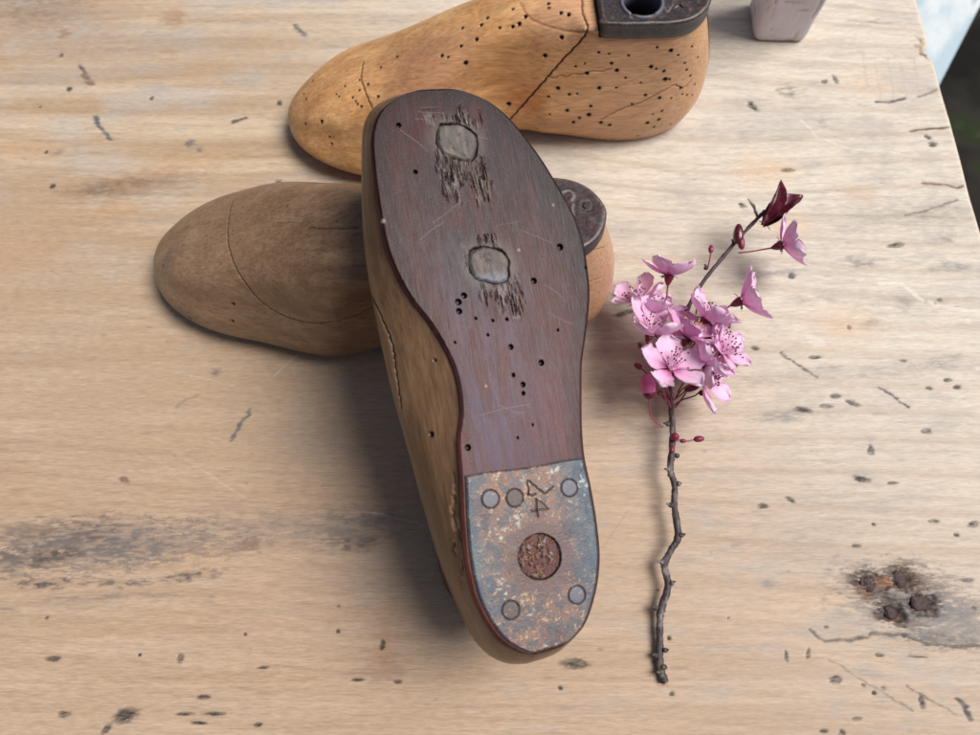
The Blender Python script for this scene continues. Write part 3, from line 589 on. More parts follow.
h7 = [(408,243,1),(455,250,.7),(545,257,.9),(465,290,1.5),(492,323,1.9),(353,338,1.9),(300,307,.9),(343,295,.6),(218,406,2),(410,405,1.9),(487,404,.8),(530,360,.9),(600,380,.8),(646,306,1.9),(672,316,.8),(739,234,2.2),(772,255,1),(801,290,1.1),(810,321,1.2),(708,328,1.5),(711,366,2.4),(733,366,1.2),(828,350,1.2),(785,404,1.5),(863,265,1),(835,213,1),(675,217,1),(274,434,1.3),(308,432,.8),(175,444,1),(262,507,1.8),(370,487,1.5),(363,528,2.4),(320,543,1.5),(291,563,1.7),(416,565,2),(459,574,1.7),(181,527,.8),(206,659,2.1),(275,671,1.2),(190,683,.8),(410,641,1.2),(437,671,.7),(440,655,.8),(468,653,1),(545,669,1),(588,631,1),(630,566,2),(660,585,1.4),(684,549,1.8),(698,510,1.3),(655,527,.7),(620,438,1.5),(685,451,1.7),(740,453,.9),(790,433,.9),(812,437,1),(740,580,.9),(158,258,2),(238,172,1.9),(267,67,1.7),(235,60,1.4),(178,15,1.5),(180,35,1.2),(72,76,1.8),(43,110,1.8),(13,122,1.3),(12,43,1.2),(850,390,1),(838,440,.9),(560,480,.8),(120,600,1)]
for x, y, r in h7: mk.hole(510+x/4.595, y/4.595, .028*r+.015)
for x, y, r in [(92,271,2),(53,210,1),(110,305,.9),(125,210,.9),(172,232,1),(180,237,1.3),(360,123,1.5),(375,127,1),(404,103,1.2),(437,87,1.6),(414,141,2.1),(447,55,1.5),(490,62,1),(510,232,2.3),(462,40,1.4),(405,63,1.4),(217,215,1.5),(195,188,1.5)]: mk.hole(280+x/2.227, y/2.227, .028*r+.015)
for x, y, r in [(148,187,1.3),(120,270,1.3),(117,383,1.2),(237,475,1.2),(295,211,1.2),(267,258,1.1),(360,183,1.2),(360,230,1.1),(448,370,1),(385,508,.9),(536,77,1.2),(462,125,1),(265,625,1),(330,262,1),(345,280,.9)]: mk.hole(280+x/4.573, 40+y/4.573, .028*r+.012)
V2 = mk.done(); f = grid_faces(*G.shape[:2], False, True)
mesh('last_body', V2, f if not flip else f[:, ::-1], M_body, lb, c)
def ex_back(mk):
    for p in ([(664, 4), (668, 12), (673, 5)], [(675, 8), (679, 6)]): mk.groove(p, .03, .03, (.14, .12, .12), .8, 14)
pl, zt = top_plate(G, Xs, 4.6, HBk, .72, hb, .72, Mk, lb, seed=5, extra=ex_back)
mesh('socket_ring', *ringmesh(hb, .72, .86, zt-1.2, zt+.05, slit=(20, 44, 9)), M_head, lb)
Mki = np.linalg.inv(np.array(Mk))
for x, y in ((684, 4), (603, 21), (602, -22)):
    q = Mki@np.append(P(x, y, zt), 1); mesh('nail_head', *disc(q[:2], .14, zt, .02), M_rustn, pl)

# ---- middle last
LM = 17.7; HM = 6.0
heel = np.array([4.25, 3.3, 0.]); toe = np.array([-13.35, 4.5, 0.]); Mm = frame(toe-heel, (0, 0, 1), heel)
ml_, mr_ = toefix(sc_edge(fL, LM, False, .98), LM, -1), toefix(sc_edge(fR, LM, False, .98), LM, 1)
mo_ = sc_edge(fO, LM, False, .98)
G, Xs = last_grid(LM, ml_, mr_, HM, NS, NC, 4.6, z0p=zero, outL=lambda x: np.minimum(ml_(x)-.25, -3.0*sm(-.2, .3, x/LM)*(1-sm(.62, 1.1, x/LM))), hp=([0, .12, .27, .33, .40, .48, .56, .66, .76, .86, .93, .97, .99, 1], [HM*k for k in (1, 1, 1, 1.01, 1.04, 1.03, .95, .80, .64, .50, .41, .33, .26, .18)]), wtp=([0, .1, .2, .28, .36, .45, .55, .65, .75, .85, .93, 1], [1.5, 1.5, 1.55, 1.6, 1.9, 2.15, 2.2, 2.15, 2.1, 1.95, 1.7, 1.5]))
hm = (3.1, .0); G[..., 2] -= np.where((G[..., 2] > HM-.25) & (G[..., 0] < 4.7), G[..., 2]-(HM-.25), 0)
N = grid_normals(G).reshape(-1, 3); V = G.reshape(-1, 3)
if np.mean(np.sum(N*(V-cen), 1)) < 0: N = -N
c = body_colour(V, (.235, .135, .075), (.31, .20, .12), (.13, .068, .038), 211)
c = lerpc(c, (.56, .33, .20), sm(5.2, 3., V[:, 0])*.85); c = lerpc(c, (.36, .24, .15), sm(11.5, 15, V[:, 0])*.3)  # heel end painted paler for the light falling on it; toe paler wood
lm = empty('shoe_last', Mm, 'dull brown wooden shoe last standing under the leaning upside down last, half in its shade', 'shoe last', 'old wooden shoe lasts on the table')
mk = Marker(V, N, Mm, c)
mk.groove([(233, 200), (229.5, 212.6), (227.6, 231), (229.5, 250), (238, 272), (255, 295.5), (277, 312.7), (305, 322), (336.5, 321.5), (369, 310), (378, 304)], .025, .05, (.05, .03, .02), .9, 90)
mk.groove([(307, 228), (330, 228.5), (358, 228)], .02, .06, (.03, .02, .015), .9, 30, .3); mk.groove([(277, 222.6), (299, 222.6)], .015, .03, (.06, .04, .03), .7, 12); mk.groove([(300, 250), (325, 250.5)], .013, .02, (.07, .045, .03), .6, 12)
for x, y, r in ((233, 304, 1.7), (232, 321, 1.4), (337, 221, 1), (163, 266, 1.2), (287, 206, 1), (190, 318, 1)): mk.hole(x, y, .028*r+.01)
mk.patch(185, 320, .5, (.12, .09, .075), .6, 1.4); mk.patch(168, 258, .4, (.15, .11, .09), .5)
mk.groove([(588, 251), (598, 249), (608, 247)], .014, .03, (.22, .11, .06), .8, 12); mk.groove([(588, 282), (598, 279), (606, 275)], .014, .03, (.22, .11, .06), .8, 12)
V2 = mk.done(); f = grid_faces(*G.shape[:2], False, True)
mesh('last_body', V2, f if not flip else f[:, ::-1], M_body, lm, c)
def ex_mid(mk):
    an = np.radians(np.linspace(-50, 230, 12)); mk.groove([(567+6.2*math.cos(t), 196-5.4*math.sin(t)) for t in an], .045, -.03, (.16, .15, .15), .9, 40)
    mk.groove([(573, 204), (572.5, 209), (572.6, 214)], .04, -.03, (.16, .15, .15), .9, 16)
    mk.groove([(587+5.5*math.cos(t), 205-4.6*math.sin(t)) for t in np.linspace(0, 6.28, 14)], .04, .03, (.06, .08, .09), .9, 40)
pl, zt = top_plate(G, Xs, 4.6, HM, .66, hm, .72, Mm, lm, seed=9, extra=ex_mid, colbase=(.045, .025, .026))
Mmi = np.linalg.inv(np.array(Mm)); q = Mmi@np.append(P(587, 205, zt), 1)
mesh('nail_head', *disc(q[:2], .14, zt, .02), M_rustn, pl)

# ---- leaning last, sole up
T = .16
Mf = Matrix(((ax[0], yl_ax[0], zl[0], HA[0]), (ax[1], yl_ax[1], zl[1], HA[1]), (ax[2], yl_ax[2], zl[2], HA[2]), (0, 0, 0, 1)))
LF = X1-X0
fs = lambda x: fL(x+X0); fr_ = lambda x: fR(x+X0)
G, Xs = last_grid(LF, fs, fr_, 5.9, NS, NC, 4.6, bulge=(.40, .12), outL=lambda x: fO(x+X0))
G[..., 0] += X0
hp_ = (3.0+X0, 1.6)
N = grid_normals(G).reshape(-1, 3); V = G.reshape(-1, 3); V = V.copy(); V[:, 2] += 0.
if np.mean(np.sum(N*(V-cen), 1)) < 0: N = -N
c = body_colour(V, (.15, .085, .044), (.21, .125, .068), (.09, .048, .026), 307)
c = lerpc(c, (.10, .055, .035), sm(.35, .05, V[:, 2])*.7*fbm(V[:, 0]*1.2, V[:, 1]*2, V[:, 2]*4, 3, 9)*1.6)
lf = empty('shoe_last', Mf, 'upside down wooden shoe last showing its dark purple sole and rusty heel plate', 'shoe last', 'old wooden shoe lasts on the table')
mk = Marker(V, N, Mf, c)
mk.groove([(364.5, 274), (371, 294), (387, 331), (393, 351), (397, 380), (401, 409)], .03, .08, (.02, .012, .01), 1, 60, .4)
mk.hole(430.5, 434, .07); mk.hole(434.5, 360, .04, amt=.6)
for i in range(18):
    a0 = 453+rng.uniform(-3, 6)+i*.2; b0 = 474+i*6+rng.uniform(-3, 3)
    mk.groove([(a0, b0), (a0+rng.normal(.5, 1), b0+6), (a0+1.5, b0+rng.uniform(8, 16))], rng.uniform(.02, .05), .04, (.34, .19, .10) if i % 3 else (.04, .022, .014), .8, 20, .6)
V2 = mk.done(); f = grid_faces(*G.shape[:2], False, True)
mesh('last_body', V2, f if not flip else f[:, ::-1], M_body, lf, c)

# sole sheet
nX, nY = 900, 380
tt = np.linspace(0, 1, nX); Xc = X0+(X1-X0)*(.25*(.5-.5*np.cos(math.pi*tt))+.75*tt); Xc[0] += .002; Xc[-1] -= .002
s = np.linspace(0, 1, nY); SX = np.repeat(Xc[:, None], nY, 1); A_, B_ = fL(SX)-.015, fR(SX)+.015
SY = A_+(B_-A_)*s[None]
dist = np.minimum(np.minimum(SY-A_, B_-SY), np.minimum(SX-X0, X1-SX)*1.0+.02)
SZ = -T+T*.45*(1-sm(0, .10, dist))
Gs = np.stack([SX, SY, SZ], -1); V = Gs.reshape(-1, 3); x, y = V[:, 0], V[:, 1]
n1 = fbm(x*.35, y*.5, 0., 4, 401); n2 = fbm(x*.7, y*6, 0., 4, 407, .6); n3 = fbm(x*.5, y*1.2, 3., 4, 411); n4 = fbm(x*6, y*10, 0., 3, 417)
c = np.broadcast_to(np.array((.058, .026, .026)), V.shape).copy()
c = lerpc(c, (.036, .036, .056), sm(.45, .70, n1)*.75); c = lerpc(c, (.12, .06, .052), sm(.45, .75, n2)*.6*sm(.3, .6, n3))
c = lerpc(c, (.10, .082, .098), sm(9.5, 6, x-X0+2*(n3-.5))*.55); c = lerpc(c, (.24, .11, .065), sm(8.2, 6, x-X0)*sm(-.2, -1.6, y)*.6)
c = lerpc(c, (.20, .17, .17), sm(.74, .84, n4)*.14); c = lerpc(c, (.09, .12, .18), sm(.62, .74, fbm(x*1.1, y*2.2, 8., 3, 421))*.22)
c = c*(1+.9*(fbm(x*.7, y*15, 0., 4, 431, .7)-.5))[:, None]*np.array((1.30, .70, .68))*(1-.48*sm(7.5, 13.0, x-X0+2.5*(n1-.5)))[:, None]; c *= (.88-.40*sm(.9, .1, dist.reshape(-1)+.5*(n3-.5)))[:, None]; c = lerpc(c, (.085, .070, .12), .5*sm(1.7, .3, np.abs(y-.3+1.2*(n1-.5)))*sm(13, 8, x-X0)*sm(3.5, 5.5, x-X0)*sm(.35, .65, n2)); dd_ = dist.reshape(-1); c = lerpc(c, (.04, .019, .013), sm(.06, .0, dd_)*.8)  # blue-violet band along the middle is a painted sheen
Nn = np.tile((0, 0, -1.), (len(V), 1)); mk = Marker(V, Nn, Mf, c)
PX, PY = mk.px
def zoneR(cx, cy, rx, ry, k, seed, thr=.5):              # torn fibres running along the sole
    n = fbm(x*3.6, y*24, 0., 4, seed, .65); m = sm(1.15, .25, np.hypot((x-cx)/rx, (y-cy)/ry)+.75*(fbm(x*1.5, y*5, 0., 2, seed+3)-.5)*2)
    g = sm(thr, thr-.12, n)*m; mk.disp += .7*k*g; mk.col[:] = lerpc(mk.col, (.022, .015, .014), np.clip(g*.78, 0, 1)); r = sm(thr+.04, thr+.15, n)*m
    mk.col[:] = lerpc(mk.col, (.16, .145, .12), r*.75); mk.disp -= .02*r
def L2(px, py): return loc((px, py))
for (px, py, rx, ry, k, sd2, th) in ((457, 122, .55, .7, .14, 501, .47), (430, 121, .35, .25, .03, 507, .38), (452, 176, 1.0, .8, .14, 511, .47), (480, 178, .8, .45, .12, 517, .46), (447, 192, .5, .25, .1, 519, .5), (475, 192, .5, .3, .1, 520, .48), (487, 242, .38, .5, .2, 521, .50), (500, 292, .75, .8, .14, 523, .46), (512, 306, .55, .45, .1, 527, .44), (465, 265, .7, .25, .04, 529, .42)):
    q = L2(px, py); zoneR(q[0], q[1], rx*.82, ry*.74, k, sd2, th-.045)
plug1 = [(400+a/6.125, 100+b/6.125) for a, b in ((240,165),(290,160),(340,162),(400,180),(455,225),(465,270),(455,350),(430,385),(380,385),(320,365),(260,335),(220,280),(225,210))]
plug2 = [(430+a/6.683, 210+b/6.683) for a, b in ((265,285),(320,258),(400,262),(470,280),(510,330),(518,400),(515,470),(480,490),(420,500),(360,480),(290,460),(262,420),(255,340))]
for pg in (plug1, plug2):
    q = np.array([L2(*p) for p in pg]); cc = q.mean(0); an = np.arctan2(q[:, 1]-cc[1], q[:, 0]-cc[0]); rr = np.hypot(*(q-cc).T); o = np.argsort(an)
    a_ = np.arctan2(y-cc[1], x-cc[0]); R_ = np.interp(a_, an[o], rr[o], period=2*math.pi); d = np.hypot(x-cc[0], y-cc[1])-R_
    m = sm(.03, -.01, d+.09*(n4-.5)); mk.disp = mk.disp*(1-m)+.13*m; mk.col[:] = lerpc(mk.col, (.015, .01, .01), m)
    hal = sm(.5, .0, d)*(1-m)*.45; mk.col[:] = lerpc(mk.col, (.15, .135, .12), hal*(.4+n2))
for px, py, r in ((398.5, 125, 2.4), (415.5, 171.5, 2), (560, 247, 3.1), (534, 281, 2.8), (464, 295.5, 2.7), (458.5, 301.5, 2.9), (459, 311, 2.7), (476, 318, 1.3), (488, 335, 1.3), (511, 347, 2.4), (541.5, 363, 2.8), (513.5, 375, 1.8), (523, 384.5, 2.4), (523.5, 393.5, 1.8), (507, 319, 1.5), (493, 320, 1.3), (558, 330, 1.2), (468, 447.5, 2.7), (586, 268, 1.5), (455, 342, 1), (518, 438, 1.1), (533, 425, 1)): mk.hole(px, py, r*.026, (.006, .004, .004), .13)
for px, py, r in ((383, 221, 1.3), (467, 122, 1), (519, 250, .9), (486, 386, .8), (553, 205, .8)): mk.hole(px, py, r*.03, (.28, .26, .25), .0, .7)
def scratch(pts, r, c_, am): mk.groove(pts, r*.8, .006, c_, am, 24)
LT = (.22, .19, .20)
for pts, am in (([(400, 130), (418, 143), (428, 152)], .5), ([(420, 240), (432, 230), (445, 222)], .5), ([(433, 223), (447, 213), (463, 200)], .4), ([(520, 230), (535, 236), (552, 243)], .4), ([(545, 285), (556, 292), (566, 302)], .45), ([(548, 312), (562, 320), (572, 324)], .4), ([(480, 415), (505, 408), (530, 404)], .5), ([(500, 405), (515, 412), (525, 412)], .4), ([(505, 335), (506, 350), (505, 356)], .3), ([(418, 112), (436, 113), (445, 113)], .45), ([(415, 119), (432, 120)], .4), ([(420, 108), (438, 107)], .35), ([(476, 137), (488, 139)], .5), ([(560, 380), (565, 400)], .3), ([(498, 225), (520, 222)], .3)): scratch(pts, .014, LT, am)
for i in range(34):
    a0 = rng.uniform(385, 570); b0 = rng.uniform(110, 440); an = rng.normal(1.5, .7); L_ = rng.uniform(5, 24); scratch([(a0, b0), (a0+L_*.5*math.cos(an)+1, b0+L_*.5*math.sin(an)), (a0+L_*math.cos(an), b0+L_*math.sin(an))], .011, LT if i % 3 else (.02, .015, .02), rng.uniform(.08, .25))
V2 = mk.done(); ii = np.arange(nX*nY).reshape(nX, nY); rg = np.concatenate([ii[:, 0], ii[-1, 1:], ii[-2::-1, -1], ii[0, -2:0:-1]])
bot = V2[rg].copy(); bot[:, 2] = .03; nb = len(V2)+np.arange(len(rg)); sidef = np.stack([rg, nb, np.roll(nb, -1), np.roll(rg, -1)], -1)
mesh('sole', np.concatenate([V2, bot]), np.concatenate([grid_faces(nX, nY)[:, ::-1], sidef[:, ::-1]]), M_sole, lf, np.concatenate([c, np.tile((.035, .017, .012), (len(rg), 1))]))
for pi, pg in enumerate((plug1, plug2)):
    q = np.array([L2(*p) for p in pg]); cc = q.mean(0); an = np.arctan2(q[:, 1]-cc[1], q[:, 0]-cc[0]); rr = np.hypot(*(q-cc).T); o = np.argsort(an)
    na, nr = 120, 50; A2 = np.linspace(-math.pi, math.pi, na, endpoint=False)[None]; R2 = np.interp(A2, an[o], rr[o], period=2*math.pi)*(1+.03*np.sin(A2*5+pi))-.012; K = np.linspace(0.001, 1, nr)[:, None]
    X_ = cc[0]+R2*K*np.cos(A2); Y_ = cc[1]+R2*K*np.sin(A2); Z_ = -T-.01+.06*sm(.86, 1, K)+.05*(fbm(X_*4, Y_*9, 0., 4, 601+pi)-.5)
    Z_[-1] = .02
    nn = fbm(X_*3, Y_*10, 0., 4, 611+pi); pc = np.broadcast_to(np.array((.095, .08, .073)), X_.shape+(3,)).copy(); pc = lerpc(pc, (.155, .12, .10), sm(.5, .7, nn)); pc = lerpc(pc, (.04, .03, .028), sm(.66, .75, fbm(X_*5, Y_*5, 2., 3, 621+pi))*.8)
    if pi: pc = lerpc(pc, (.20, .22, .27), sm(-.1, -.4, X_-cc[0])*.6)
    mesh('wood_plug', np.stack([X_, Y_, Z_], -1).reshape(-1, 3), grid_faces(nr, na, False, True)[:, ::-1], M_plug, lf, pc.reshape(-1, 3))

# heel plate
qa, qb = L2(463, 476), L2(582, 458)
nU, nV = 520, 420; U = np.linspace(0, 1, nU)[:, None]**.9; s = np.linspace(0, 1, nV)[None]
x0 = X0+.10; Xp = qa[0]+(qb[0]-qa[0])*s+.02*np.sin(s*9); HX = x0+(Xp-x0)*U+0*s
a_, b_ = fL(HX-.03*(1-U)), fR(HX-.03*(1-U)); insL = .12*np.ones_like(HX); 
kk = np.clip((HX-X0)/.6, 0, 1); a_, b_ = a_+(.13), b_-(.09); mid = (a_+b_)/2; a_ = np.minimum(a_, mid-.001); b_ = np.maximum(b_, mid+.001)
HY = a_+(b_-a_)*s; edge = np.minimum(np.minimum(HY-a_, b_-HY), np.minimum(HX-x0, Xp-HX))
TP = .10; HZ = -T-TP+.05*(1-sm(0, .07, edge)); V = np.stack([HX, HY, HZ], -1).reshape(-1, 3); x, y = V[:, 0], V[:, 1]
n1 = fbm(x*1.0, y*1.3, 0., 4, 701, .55); n2 = fbm(x*13, y*13, 0., 3, 711, .7); n3 = fbm(x*3.2, y*3.2, 0., 5, 721, .78)
c = np.broadcast_to(np.array((.065, .088, .118)), V.shape).copy(); cc = L2(537, 556)
cen_y = sm(2.1, .5, np.abs(y-(cc[1]-.25)+.8*(n1-.5)))                       # rust runs down the middle
c = lerpc(c, (.12, .15, .165), sm(.45, .65, n3)*.6); c = lerpc(c, (.035, .05, .075), sm(.55, .75, n1)*.5)
rust = np.clip(cen_y*sm(.36, .6, n3+.25*(n2-.5)), 0, 1)
rust = np.clip(rust+.5*cen_y*sm(.50, .62, n2)-.35*sm(.55, .7, fbm(x*6, y*6, 7., 3, 717, .7)), 0, 1); c = lerpc(c, (.11, .085, .08), cen_y*.45); c = lerpc(c, (.27, .12, .06), rust*.62*(.5+.9*n2)); c = lerpc(c, (.085, .055, .06), cen_y*sm(.5, .7, n1)*.6)
c = lerpc(c, (.42, .35, .26), np.clip(sm(.60, .70, n2)*(cen_y*.8+.3)*sm(.40, .6, n3), 0, 1)*.8)
c = lerpc(c, (.40, .44, .40), sm(.62, .72, fbm(x*7, y*7, 4., 3, 731, .7))*sm(.5, .62, fbm(x*1.5, y*1.5, 4., 3, 737))*.75)
ed = edge.reshape(-1); c = lerpc(c, (.03, .025, .025), sm(.05, .0, ed)*.8)
Nn = np.tile((0, 0, -1.), (len(V), 1)); mk = Marker(V, Nn, Mf, c); mk.disp += .008*(n3-.5)-.006*sm(.6, .7, n2)
d = np.hypot(x-cc[0], y-cc[1])+.05*(n3-.5); halo = sm(1.15, .75, d)*sm(.5, .75, d+.2)
mk.col[:] = lerpc(mk.col, (.115, .07, .068), sm(1.25, .8, d+.25*(n1-.5))*(.35+.7*n3)*1.1)
hm_ = sm(.66, .60, d); cr = fbm(x*6.5, y*6.5, 0., 4, 741, .65); mk.disp = mk.disp*(1-hm_)+hm_*(.12-.26*(cr-.45)*2*sm(.66, .55, d))
rc = lerpc(np.broadcast_to(np.array((.012, .008, .008)), V.shape).copy(), (.25, .13, .08), sm(.44, .58, cr)); rc = lerpc(rc, (.30, .27, .29), sm(.60, .70, cr)*.7)
mk.col[:] = mk.col*(1-hm_[:, None])+rc*hm_[:, None]; mk.col[:] = lerpc(mk.col, (.01, .008, .008), np.exp(-((d-.62)/.035)**2)*.95)
for pts in ([(528.5, 495), (528.3, 488), (527.6, 480.6), (535, 486), (544.5, 493), (549, 490.5), (553, 486.5)],): mk.groove(pts, .026, .05, (.03, .02, .018), .85, 60, jag=.25)
mk.groove([(528.5, 494), (532, 495.5), (535.5, 494)], .03, .04, (.03, .02, .02), .9, 16); mk.groove([(536, 499), (536.5, 506), (537.5, 516)], .027, .05, (.03, .02, .018), .85, 20, jag=.3); mk.groove([(531, 511), (538, 510.5), (548, 508.5)], .028, .04, (.04, .025, .022), .75, 20, jag=.3); mk.groove([(536, 499), (542, 503), (547, 508)], .022, .03, (.05, .03, .03), .6, 14)
for px, py in ((488, 499), (512, 498), (566, 488), (573.5, 594), (508, 609)):
    q = L2(px, py); d = np.hypot(x-q[0], y-q[1]); m = np.exp(-((d-.25)/.022)**2); mk.disp += .03*m; mk.col[:] = lerpc(mk.col, (.02, .014, .014), m*.85)
V2 = mk.done(); ii = np.arange(nU*nV).reshape(nU, nV); rg = np.concatenate([ii[:, 0], ii[-1, 1:], ii[-2::-1, -1], ii[0, -2:0:-1]])
bot = V2[rg].copy(); bot[:, 2] = -T+.02; nb = len(V2)+np.arange(len(rg)); sidef = np.stack([rg, nb, np.roll(nb, -1), np.roll(rg, -1)], -1)
hpl = mesh('heel_plate', np.concatenate([V2, bot]), np.concatenate([grid_faces(nU, nV)[:, ::-1], sidef[:, ::-1]]), M_plate, lf, np.concatenate([c, np.tile((.03, .025, .022), (len(rg), 1))]))
for px, py in ((488, 499), (512, 498), (566, 488), (573.5, 594), (508, 609)):
    q = L2(px, py); mesh('nail_head', *disc(q, .225, -T-TP+.002, .006, 36, .02, -1), M_head if px != 512 and px != 508 else M_head2, hpl)

# ------------------------------------------------------------------ blossom sprig
tw = [(665, 683, .22), (660, 663, .25), (659.6, 641, .3), (660, 619, .38), (661.5, 608, .42), (668, 586, .5), (664.5, 565, .55), (671, 550, .6), (678, 536, .65), (674.5, 506, .7), (674.5, 484, .75), (670.5, 471, .78), (672, 450, .8), (672.5, 428, .8), (670, 395, .85), (669, 375, .85), (675, 340, .95), (688, 308, 1.1), (701, 285, 1.2), (718, 263, 1.35), (740, 237, 1.5), (756, 220, 1.6), (765, 211, 1.65)]
twp = np.array([P(t[0], t[1], t[2]*1.35-.12) for t in tw]); base = twp[0].copy(); base[2] = 0
sp = empty('blossom_sprig', Matrix.Translation(Vector(base)), 'cut twig with pink blossom and dark red leaf buds right of the shoe lasts', 'blossom sprig')
def W(px, py, z): return P(px, py, z*1.35-.12)-base
def sphere_part(c, axis_, r, ln, n=20, m=16, point=.0, seed=0):
    axis_ = np.array(axis_, float); axis_ /= np.linalg.norm(axis_); u = np.cross(axis_, (.3, .2, .9)); u /= np.linalg.norm(u); v = np.cross(axis_, u)
    th = np.linspace(0, math.pi, m)[:, None]; ph = np.linspace(0, 2*math.pi, n, endpoint=False)[None]
    rr = r*np.sin(th)**(1-.15)*(1-point*(1-np.cos(th))/2*.6)*(1+.03*np.cos(ph*5)); h = -np.cos(th)*ln
    return (c+u*(rr*np.cos(ph))[..., None]+v*(rr*np.sin(ph))[..., None]+axis_*(h+0*ph)[..., None]).reshape(-1, 3), [tuple(f) for f in grid_faces(m, n, False, True)]
# twig
rad = [.125, .135, .125, .12, .15, .115, .135, .11, .13, .11, .115, .125, .115, .12, .10, .095, .09, .085, .082, .08, .075, .075, .08]
cc = catmull(twp-base, 240); tv, tf_ = tube(cc, np.interp(np.linspace(0, 1, 80), np.linspace(0, 1, len(rad)), rad)*(1+.10*np.sin(np.arange(80)*2.3)), 0, 14, .30, 3)
bits = [(tv, tf_)]
for px, py, z, dx, dy in ((656, 608, .45, -1, .3), (681, 535, .72, 1, .2), (662, 562, .6, -1, .2), (671, 583, .55, 1, .4), (671, 505, .72, -1, .3), (669, 470, .8, -1, .3), (678, 484, .8, .8, .3), (656, 655, .3, -1, .1), (665, 650, .35, .8, .1), (668, 424, .85, -1, .3), (706, 268, 1.35, -.2, 1), (734, 242, 1.5, -.5, .6), (664, 667, .35, .6, .2), (660, 672, .35, -.7, 0), (677, 456, .8, .5, .4)):
    bits.append(lump(W(px, py, z), .10, .9, 10, 8, .5, px % 17)); bits.append(tube([W(px, py, z), W(px+dx*4.5, py-dy*4, z+.06)], [.075, .03], 4, 7))
bv, bf = cat(bits)
bc = lerpc(np.broadcast_to(np.array((.06, .045, .048)), bv.shape).copy(), (.24, .21, .22), sm(.5, .68, fbm(bv[:, 0]*4, bv[:, 1]*3, bv[:, 2]*4, 3, 5))*.8)
bc = lerpc(bc, (.05, .02, .03), sm(11, 15, bv[:, 1])*.8); bc = lerpc(bc, (.24, .22, .14), sm(1.0, .3, bv[:, 1])*.6*sm(.4, .6, fbm(bv[:, 0]*7, bv[:, 1]*7, bv[:, 2]*7, 2, 6)))
twig = mesh('twig', bv, bf, M_bark, sp, bc)
mesh('broken_end', *cat([tube([W(665, 681, .22), W(667, 686, .2)], [.05, .015], 4, 5), tube([W(662, 681, .22), W(661, 684, .2)], [.04, .01], 4, 5), tube([W(666, 681, .25), W(669, 685.5, .12)], [.03, .01], 4, 5)]), M_woodcut, twig)

def petal_mesh(O, ax_, az, openang, L, Wd, seed, curl=.3, ruff=.12):
    """one petal; ax_ = flower axis, az = unit vector outward"""
    r = np.random.default_rng(seed); R_ = 1; L *= 1.1; Wd *= 1.1; nu, nv = 34, 25; u = np.linspace(0, 1, nu)[:, None]; v = np.linspace(-1, 1, nv)[None]
    prof = np.interp(u, [0, .06, .15, .3, .5, .7, .85, .94, 1], [.07, .10, .30, .62, .90, 1., .86, .58, .22])
    prof = prof*(1+.07*np.sin(u*11+a1)*np.sign(v)+.05*np.sin(u*23+a2)) if False else prof*(1+.06*np.sin(u*13+seed)+.05*np.sin(u*25+v*2+seed)); lx = v*prof*Wd/2; tip = 1-.07*np.exp(-(v/.2)**2)-.10*v**2*u+.03*np.sin(v*9+seed)*u; ly = u*L*tip
    a1, a2, a3 = r.uniform(0, 6.28, 3)
    lz = curl*L*.28*(np.sin(u*math.pi*.95)*-1*.5+u**2*.55)+Wd*.22*(v**2)*prof*(1-.3*u)
    lz = lz+ruff*L*.32*(u**1.5)*(np.sin(v*4.2+a1)*.5+np.sin(v*7+u*5+a2)*.35*np.abs(v)+np.sin(u*9+a3)*.2)*(.4+np.abs(v))
    lx = lx+.05*L*np.sin(u*3+a1)*u
    side_ = np.cross(ax_, az); ca, sa = math.cos(openang), math.sin(openang)
    rad_ = az*ca+ax_*sa; nor = -az*sa+ax_*ca
    V = O+az*.06+side_*lx[..., None]+rad_*ly[..., None]+nor*lz[..., None]; V = V.reshape(-1, 3)
    n = fbm(lx*5+seed, ly*2, 0., 3, seed); vein = np.abs(np.sin((v/np.maximum(prof, .2)*prof)*16+.5*np.sin(u*8)))
    c = np.broadcast_to(np.array((.94, .60, .84)), lx.shape+(3,)).copy(); c = lerpc(c, (.97, .89, .97), np.clip(sm(.2, 1, u+0*v)*(.5+.8*(n-.3)), 0, 1)); c = lerpc(c, (.62, .06, .32), sm(.36, 0.02, u+0*v)*.95)
    c = lerpc(c, (.62, .22, .50), (1-sm(0, .35, vein))*.25*(1-u)); k = r.uniform(0, .5); c = lerpc(c, (.80, .42, .70), np.full(c.shape[:2], k*.5))
    # real thickness: a second skin a fraction of a millimetre below
    nn = grid_normals(V.reshape(nu, nv, 3)).reshape(-1, 3); V2 = V-nn*.012; f = grid_faces(nu, nv); m = nu*nv; ii = np.arange(m).reshape(nu, nv); rg = np.concatenate([ii[:, 0], ii[-1, 1:], ii[-2::-1, -1], ii[0, -2:0:-1]])
    sf = np.stack([rg, np.roll(rg, -1), np.roll(rg, -1)+m, rg+m], -1)
    return np.concatenate([V, V2]), np.concatenate([f, f[:, ::-1]+m, sf]), np.concatenate([c.reshape(-1, 3)]*2)
